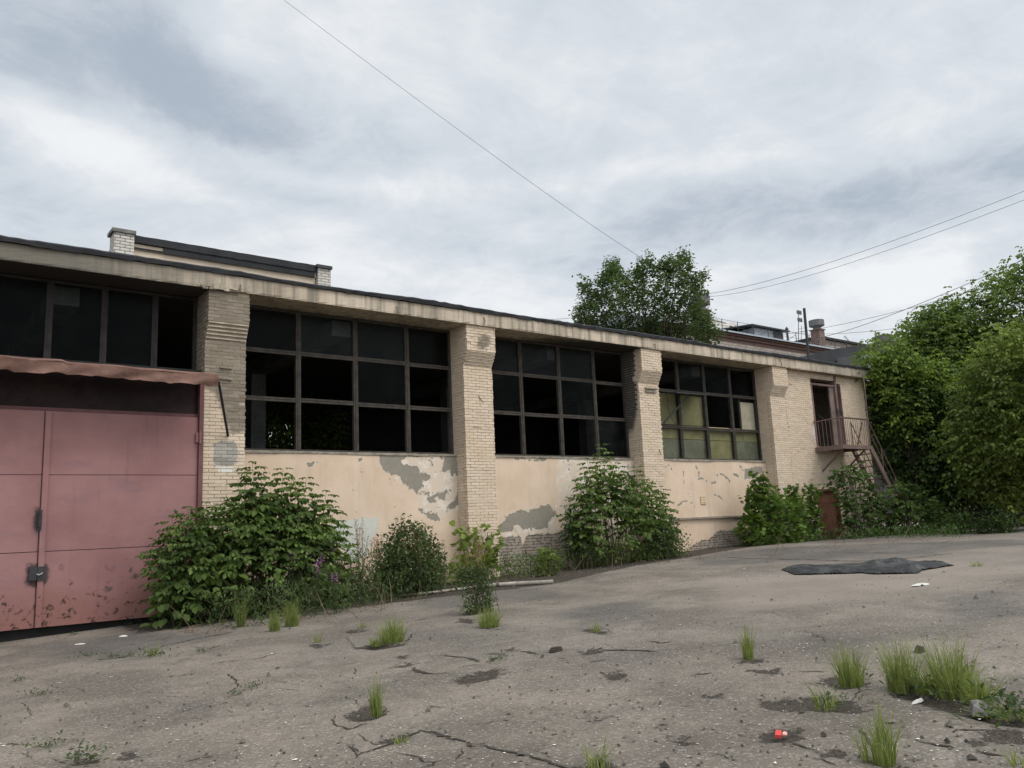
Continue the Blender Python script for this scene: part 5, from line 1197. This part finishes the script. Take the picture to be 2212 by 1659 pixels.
tree('maple_tree', 'young tree with lime-green top leaning on the building corner', [(1868, 800), (1870, 762), (1890, 752), (1915, 735), (1940, 745), (1975, 770), (2040, 790), (2070, 840), (2040, 900), (1990, 880), (1950, 940), (1915, 880), (1880, 850)], gnd(1990, 1150), 33.6, L_LIME, rg(101), n=120, thick=1.3, limbs=12, trunk=.07)
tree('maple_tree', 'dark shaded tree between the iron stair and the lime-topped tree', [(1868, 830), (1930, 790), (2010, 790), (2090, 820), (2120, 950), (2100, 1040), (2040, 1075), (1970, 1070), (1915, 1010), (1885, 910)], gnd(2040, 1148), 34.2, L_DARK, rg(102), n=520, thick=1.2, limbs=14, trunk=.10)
tree('maple_tree', 'feathery grey-green tree rising behind the lime-topped tree', [(1945, 760), (1950, 710), (1985, 690), (2010, 668), (2035, 690), (2060, 650), (2085, 690), (2110, 760), (2110, 870), (2040, 900), (1970, 860)], gnd(2070, 1146), 36, L_MAPLE, rg(103), n=420, thick=1.6, limbs=30, trunk=.17)
tree('maple_tree', 'tallest tree, filling the right picture edge', [(2075, 720), (2082, 650), (2115, 625), (2135, 610), (2165, 598), (2190, 572), (2230, 548), (2290, 530), (2400, 520), (2430, 760), (2330, 860), (2200, 900), (2110, 860)], gnd(2230, 1143), 36.5, L_MAPLE, rg(104), n=620, thick=2.2, limbs=40, trunk=.24)
tree('maple_tree', 'olive-green tree with low hanging branches at the right', [(2100, 850), (2110, 790), (2140, 740), (2180, 720), (2230, 700), (2330, 700), (2400, 800), (2390, 1000), (2280, 1060), (2212, 1055), (2170, 1070), (2130, 1030), (2075, 1015), (2090, 980), (2060, 940), (2085, 900)], gnd(2260, 1165), 29, L_OLIVE, rg(105), n=640, thick=1.9, limbs=12, trunk=.14)
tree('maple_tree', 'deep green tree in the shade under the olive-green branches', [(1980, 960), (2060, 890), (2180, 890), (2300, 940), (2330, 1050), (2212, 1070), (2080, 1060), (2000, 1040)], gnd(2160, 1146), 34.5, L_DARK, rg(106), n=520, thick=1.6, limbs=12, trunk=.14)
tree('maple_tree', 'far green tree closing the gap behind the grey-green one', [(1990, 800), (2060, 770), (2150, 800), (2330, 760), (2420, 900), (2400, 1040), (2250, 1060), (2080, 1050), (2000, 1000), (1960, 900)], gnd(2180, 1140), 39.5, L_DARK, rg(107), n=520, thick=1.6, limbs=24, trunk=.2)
plant('shrub', 'low shrub before the added dark wall at the right edge', 'bush', [(2110, 1150), (2120, 1120), (2150, 1105), (2180, 1115), (2195, 1140), (2180, 1156), (2120, 1157)], gb(2150, 1158), L_DARK, rg(33), depth=27.6, thick=.5, n=150, L=.25, s=.11, stems=12, simple_leaf=6)
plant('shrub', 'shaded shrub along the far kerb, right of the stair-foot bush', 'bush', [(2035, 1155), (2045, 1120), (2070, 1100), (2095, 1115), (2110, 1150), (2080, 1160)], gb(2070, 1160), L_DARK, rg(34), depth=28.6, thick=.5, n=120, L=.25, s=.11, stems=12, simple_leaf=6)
pop_poly = [(1238, 680), (1250, 662), (1268, 655), (1256, 625), (1258, 598), (1272, 612), (1284, 640), (1290, 615), (1303, 590), (1312, 570), (1322, 560), (1338, 575), (1345, 600), (1362, 605), (1372, 580), (1380, 560), (1398, 556), (1412, 575), (1425, 562), (1436, 572), (1452, 560), (1470, 546), (1482, 552), (1490, 575), (1488, 600), (1505, 595), (1520, 588), (1515, 615), (1520, 640), (1512, 670), (1532, 680), (1528, 700), (1548, 722), (1545, 740), (1500, 748), (1420, 735), (1300, 715), (1245, 700)]
pb = fac(1400, 820, 38); pb[2] = .8
tree('poplar_tree', 'round-headed grey-green tree standing behind the workshop roof', pop_poly, pb, 56, L_POP, rg(110), n=1500, per=12, thick=3.4, edge=45, s=.19, limbs=60, trunk=.35, group=None, small=True, tl=.85, dens=1.7)
b2 = np.array([12.6, 36, .5])
tree('lime_tree', 'green tree seen through the workshop to its back window', [tuple(p) for p in [(500, 880), (560, 870), (640, 860), (720, 880), (720, 990), (640, 1010), (530, 1000), (500, 930)]], b2, 31.5, L_LIME, rg(111), n=260, per=9, thick=1.3, limbs=16, trunk=.15, group=None, dens=1.2)
# ------------------------------------------------------------------ background buildings
TIN = simple('grey tin roof', (.33, .36, .385), .5, .18, .6, bump=.1)
REDB = wallbrick_mat('red brick cornice', (.095, .040, .028), (.135, .062, .045), (.12, .10, .085), .26, .16, .02)
GREYB = wallbrick_mat('grey silicate brick', (.30, .255, .215), (.40, .35, .30), (.16, .13, .11), .55, .24, .03)
CHIM = wallbrick_mat('old chimney brick', (.10, .042, .032), (.17, .08, .06), (.20, .17, .15), .5, .22, .04)
TILE = simple('cement chimney cap', (.14, .135, .13), .9, .25, 3)
def brick_building():
    t = thing('brick_building', 'long brown brick building with grey tin roof behind the workshop', 'building', (70, 56, 0))
    x0, x1, y, ze = 57, 92, 50.0, 19.75
    mb = MB(); mb.box(x0, x1, y, y+14, 0, 18.78); mb.build('wall', GREYB, t)
    mb = MB(); mb.box(x0, x1, y-.02, y+.3, 18.79, 19.15); mb.box(x0, x1, y-.16, y+.3, 19.15, 19.42); mb.box(x0, x1, y-.30, y+.3, 19.42, 19.68)
    mb.build('cornice', REDB, t)
    mb = MB(); yr, zr = y+7, 22.3
    mb.add([(x0-.3, y-.55, ze), (x1+.3, y-.55, ze), (x1+.3, yr, zr), (x0-.3, yr, zr), (x0-.3, y+14.5, ze), (x1+.3, y+14.5, ze)], [(0, 1, 2, 3), (3, 2, 5, 4), (0, 3, 4), (1, 5, 2)])
    mb.box(x0-.3, x1+.3, y-.56, y-.50, ze-.12, ze+.03)
    for i in range(int((x1-x0)/.9)):
        x = x0+i*.9; mb.beam((x, y-.5, ze+.03), (x, yr-.05, zr+.01), .05, .05)
    rf = mb.build('roof', TIN, t)
    for i in range(14):
        x = x0+1+i*2.5; mb = MB(); mb.tube([(x, y-.1, ze+.2), (x+.02, y-.1, ze+1.25)], .04, 5); mb.tube([(x, y-.1, ze+1.0), (x, y+.8, ze+.62)], .025, 4); mb.build('railing_post', DARKMETAL, rf)
    mb = MB()
    for h in (.6, 1.2): mb.tube([(x0+1, y-.1, ze+h), (x1-1, y-.1, ze+h)], .022, 4)
    mb.build('railing_bar', DARKMETAL, rf)
    def chimney(u, vt, vb, yy, w, gap=.45):
        a = fac(u, vt, yy); b = fac(u, vb, yy); h = a[2]-b[2]
        mb = MB(); mb.box(a[0]-w/2, a[0]+w/2, yy-w/2, yy+w/2, b[2]-1.5, a[2]-.44*h); mb.box(a[0]-w/2-.12, a[0]+w/2+.12, yy-w/2-.12, yy+w/2+.12, a[2]-.44*h, a[2]-.40*h)
        c = mb.build('chimney', CHIM, t); mb = MB(); r = w*.78
        mb.lathe([(r*.62, -.40*h), (r*.5, -.33*h), (r*.55, -.30*h), (r, -.25*h), (r, -.01*h), (r*.8, 0)], (a[0], yy, a[2]), 14); mb.build('cap', TILE, c)
    chimney(1763, 692, 742, 54, 1.15); chimney(1511, 640, 716, 53, 1.3)
    p = fac(1531, 655, 52.3); mb = MB()
    mb.tube([(p[0]-.35+.55*math.cos(a), 52.3, p[2]+.55*math.sin(a)) for a in np.linspace(-1.6, 1.6, 14)], .025, 4); mb.build('cable_loop', DARKMETAL, t)
    a = fac(1607, 733, 52); b = fac(1690, 733, 52)
    mb = MB(); mb.box(a[0]+1.4, b[0]-.4, 51.6, 55.5, ze+.4, 21.35); d = mb.build('dormer', simple('grey tin dormer', (.30, .32, .335), .6, .15, 1), t)
    mb = MB(); mb.add([(a[0]+.3, 51.0, 21.36), (b[0]+.1, 51.0, 21.36), (b[0]+.1, 55.5, 21.75), (a[0]+.3, 55.5, 21.75), (a[0]+.3, 51.0, 21.5), (b[0]+.1, 51.0, 21.5), (b[0]+.1, 55.5, 21.9), (a[0]+.3, 55.5, 21.9)], [(0, 3, 2, 1), (4, 5, 6, 7), (0, 1, 5, 4), (1, 2, 6, 5), (2, 3, 7, 6), (3, 0, 4, 7)]); mb.build('roof', DARKMETAL, d)
    mb = MB(); mb.box(b[0]-2.2, b[0]-.5, 51.52, 51.58, 20.35, 21.25); mb.build('louvre', DARKMETAL, d)
    p = fac(1702, 735, 54); mb = MB(); mb.lathe([(.13, -1.5), (.13, 1.2), (.2, 1.25), (.2, 1.35), (.02, 1.6)], p, 8); mb.build('vent_pipe', DARKMETAL, t)
brick_building()
def mansard():
    t = thing('mansard_house', 'pale mansard-roofed house with an arched dormer, far behind the brick roof', 'building', (140, 120, 0))
    w = simple('pale mansard roof', (.44, .42, .37), .8, .12, .4); z0 = 38; x0, x1 = fac(1490, 712, 110)[0], fac(1611, 712, 110)[0]; zt = 44.9; y = 110
    mb = MB(); mb.add([(x0, y, z0), (x1, y, z0), (x1, y+14, z0), (x0, y+14, z0), (x0+2, y+2, zt), (x1-3.4, y+2, zt-.9), (x1-3.4, y+12, zt-.9), (x0+2, y+12, zt)], [(0, 1, 5, 4), (1, 2, 6, 5), (2, 3, 7, 6), (3, 0, 4, 7), (4, 5, 6, 7)]); mb.build('mansard_roof', w, t)
    mb = MB(); mb.box(x0+1, x1-1, y+1, y+13, 0, z0-.01); mb.build('wall', w, t)
    mb = MB(); mb.beam((x0+1.8, y+1.9, zt+.15), (x1-3.3, y+1.9, zt-.75), .3, .25); mb.build('ridge_trim', WHITE, t)
    p = fac(1583, 712, y); mb = MB(); pr = [(math.cos(a)*2.6, math.sin(a)*2.6) for a in np.linspace(0, PI, 12)]
    mb.add([(p[0]+a, y-.3, p[2]-1+b) for a, b in pr]+[(p[0]+a, y+2.5, p[2]-1+b) for a, b in pr], [tuple(range(12))]+[(i, i+12, i+13, i+1) for i in range(11)]); d = mb.build('arched_dormer', simple('pale dormer', (.55, .53, .48), .8, .1, .5), t)
    for dx in (-.9, .9):
        mb = MB(); mb.box(p[0]+dx-.55, p[0]+dx+.55, y-.36, y-.31, p[2]-.7, p[2]+.65); mb.build('window', DARKMETAL, d)
mansard()
def black_block():
    t = thing('tar_roofed_building', 'black tar-roofed block rising behind the right end of the workshop', 'building', (64, 40, 0))
    pts = [(1738, 772), (1765, 761), (1800, 754), (1840, 748), (1878, 743), (1900, 738), (1935, 738)]
    W = [fac(u, v, 36) for u, v in pts]; W.append(W[-1]+np.array([12, 0, -.5]))
    n = len(W); mb = MB(); vs = [(p[0], 36, 0) for p in W]+[(p[0], 36, p[2]) for p in W]+[(p[0], 46, p[2]-.4) for p in W]+[(p[0], 46, 0) for p in W]
    mb.add(vs, [(k*n+i, k*n+i+1, (k+1)*n+i+1, (k+1)*n+i) for k in range(3) for i in range(n-1)]+[(0, n, 2*n, 3*n), (n-1, 4*n-1, 3*n-1, 2*n-1)]); mb.build('tarred_wall', simple('tarred wall', (.030, .030, .033), .85, .35, .8), t)
    p = fac(1910, 740, 38); mb = MB(); mb.lathe([(.35, -.8), (.32, -.1), (.34, 0), (.85, .12), (.85, .75), (.7, .82)], (p[0], 38, p[2]-.15), 14); mb.build('vent_cap', TILE, t)
    a = fac(1770, 772, 35.5); b = fac(1860, 800, 35.5)
    mb = MB(); p = fac(1855, 768, 34); mb.box(p[0], p[0]+8, 33.6, 35.9, 8, p[2]+.1); mb.build('parapet', simple('grey parapet', (.16, .155, .15), .9, .2, 1), t)
black_block()
def low_roof():
    a = fac(1770, 756, 62); b = fac(1850, 742, 62); t = thing('flat_roof_block', 'low dark flat-roofed block between the chimney and the black building', 'building', (a[0]+8, 66, 0))
    mb = MB(); mb.box(a[0], b[0]+8, 62, 72, 0, b[2]-.3); mb.build('wall', GREYB, t); mb = MB(); mb.box(a[0]-.5, b[0]+8.5, 61.5, 72.5, b[2]-.3, b[2]); mb.build('roof', FELT, t)
low_roof()
wl = thing('shade_wall', 'added dark wall standing in for deep shade behind the right-hand trees', 'wall', (37, 13, .8))
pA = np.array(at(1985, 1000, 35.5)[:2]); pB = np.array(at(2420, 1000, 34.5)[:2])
mb = MB(); mb.beam((pA[0], pA[1], 1.9), (pB[0], pB[1], 1.9), .3, 3.4); mb.build('panel', simple('dark shade wall', (.036, .029, .025), .95, .4, 1), wl)  # added wall; its near-black colour paints in the deep shade under the trees
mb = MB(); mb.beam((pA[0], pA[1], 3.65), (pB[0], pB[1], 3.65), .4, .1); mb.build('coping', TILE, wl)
# ------------------------------------------------------------------ poles, aerials, wires, bird
def mast(name, label, cat, u, vt, vb, y, r, lean=0, mat=None, n=6):
    a = fac(u, vt, y); b = fac(u+lean, vb, y); c = np.array([b[0], y, b[2]]); t = thing(name, label, cat, c)
    mb = MB(); mb.tube([b, a], r, n); mb.build('pole', mat or DARKMETAL, t); return t, a
t, a = mast('roof_pole', 'dark straight pole standing on the workshop roof near its right end', 'pole', 1737, 666, 776, 24, .075, 10)
mb = MB(); b = fac(1747, 776, 24); mb.lathe([(.2, 0), (.2, .06), (.09, .1), (.09, .4)], (b[0], 24, 7.5), 8); mb.tube([(b[0], 24, 7.6), b], .075, 6); mb.build('base', DARKMETAL, t)
t, a = mast('antenna_mast', 'slender mobile antenna mast far behind the brick roof', 'antenna', 1725, 677, 745, 60, .045)
for dz in (.1, -.9):
    mb = MB()
    for dx in (-.35, .35, 0): mb.box(a[0]+dx-.06, a[0]+dx+.06, 59.8, 60.0, a[2]+dz-.25, a[2]+dz+.25)
    mb.beam((a[0]-.45, 60, a[2]+dz), (a[0]+.45, 60, a[2]+dz), .06, .06); mb.build('antenna_panel', TILE, t)
t, a = mast('television_aerial', 'thin bent aerial rod left of the dark roof pole', 'antenna', 1731, 703, 745, 55, .03)
mb = MB(); mb.tube([a+np.array([-.6, 0, -.5]), a+np.array([.7, 0, -.2])], .02, 4); mb.tube([a+np.array([-.4, 0, -.9]), a+np.array([.5, 0, -.7])], .02, 4); mb.build('rod', DARKMETAL, t)
t, a = mast('television_aerial', 'small aerial on the flat roof right of the chimney', 'antenna', 1828, 737, 750, 60, .04)
mb = MB()
for k in range(4): mb.tube([a+np.array([-.5+.3*k, 0, .45-.2*k]), a+np.array([.0+.3*k, 0, .75-.2*k])], .035, 4)
mb.beam(a+np.array([-.3, 0, .7]), a+np.array([.9, 0, -.0]), .05, .05); mb.build('rod', DARKMETAL, t)
WIRE = simple('wire', (.10, .10, .105), .7, .1, 1, bump=0)
def wire(label, p, q, r0, r1, sag, group='overhead wires'):
    p, q = np.array(p), np.array(q); mb = MB(); n = 28; P = []
    for i in range(n+1):
        t = i/n; P.append(p+(q-p)*t-np.array([0, 0, sag*4*t*(1-t)]))
    mb.tube(P, [r0+(r1-r0)*i/n for i in range(n+1)], 5); o = mb.build('overhead_wire', WIRE, None, False, P[0]); tag(o, label, 'wire', group); return P
wire('long wire crossing the sky from the top edge down to the round-headed tree', at(540, -55, 15), at(1420, 578, 57), .0032, .014, .25)
k1 = fac(1518, 642, 53)
wire('upper of the two wires meeting at the chimney behind the tree', at(2330, 366, 26), at(1522, 636, 72), .007, .018, .55)
PW = wire('lower of the two wires, with a bird on it', at(2330, 386, 26), fac(1520, 642, 53), .007, .018, .75)
wire('thick cable rising from the chimney foot to the tallest tree', at(2330, 508, 24), at(1768, 730, 88), .010, .026, .35)
wire('thin wire passing over the chimney cap towards the tallest tree', at(2330, 558, 40), at(1690, 722, 90), .012, .02, .5)
wire('faint wire passing below the thin one over the chimney cap', at(2330, 625, 45), at(1690, 718, 90), .012, .018, 1.0)
wire('faint wire left of the round-headed tree, upper one', at(1130, 692, 60), at(1290, 680, 60), .014, .014, .1)
wire('faint wire left of the round-headed tree, lower one', at(1150, 700, 60), at(1290, 694, 60), .014, .014, .1)
wire('slack cable drooping over the right end of the workshop roof', fac(1790, 782, 24), fac(1640, 762, 30), .014, .014, .6)
def bird():
    c = at(1531, 637, 0.0)
    fine = [PW[-2]+(PW[-1]-PW[-2])*k/60-np.array([0, 0, 0]) for k in range(61)]
    b = min(fine, key=lambda p: abs((R.T@(p-np.array([0, 0, EZ])))[0]/(R.T@(p-np.array([0, 0, EZ])))[2]*F+CX-1534))+np.array([0, 0, .16])
    t = thing('bird', 'small dark bird perched on the lower wire by the chimney', 'bird', b)
    me = bpy.data.meshes.new('body'); pts = [(0, 0, .06), (.03, 0, .16), (.06, 0, .28), (.05, 0, .38), (.0, 0, .41), (-.10, 0, .40), (-.05, 0, -.08), (-.10, 0, -.22), (.02, .04, .02), (.03, .04, -.0), (.02, -.04, .02), (.03, -.04, -.0)]
    pts = [(x*1.5, y_*1.5, z*1.35) for x, y_, z in pts]
    me.from_pydata([tuple(b+np.array(p)) for p in pts], [(0, 1), (1, 2), (2, 3), (3, 4), (4, 5), (0, 6), (6, 7), (0, 8), (8, 9), (0, 10), (10, 11)], [])
    o = link('body', me, t); m = o.modifiers.new('skin', 'SKIN'); rad = [.10, .14, .12, .085, .06, .012, .07, .03, .03, .012, .03, .012]
    for v, r in zip(me.skin_vertices[0].data, rad): v.radius = (r, r*.9)
    me.skin_vertices[0].data[0].use_root = True
    s = o.modifiers.new('sub', 'SUBSURF'); s.levels = s.render_levels = 1; me.materials.append(simple('dark plumage', (.045, .043, .045), .8, .3, 6))
    for sg in (-1, 1):
        mb = MB(); q = [b+np.array(p) for p in ((.10, sg*.15, .40), (-.02, sg*.20, .22), (-.16, sg*.10, -.14), (-.06, sg*.12, -.02), (.08, sg*.17, .14))]
        mb.add(q+[p+np.array([0, -sg*.05, 0]) for p in q], [(0, 1, 2, 3, 4), (9, 8, 7, 6, 5)]+[(i, (i+1) % 5, 5+(i+1) % 5, 5+i) for i in range(5)]); mb.build('wing', me.materials[0], t)
bird()
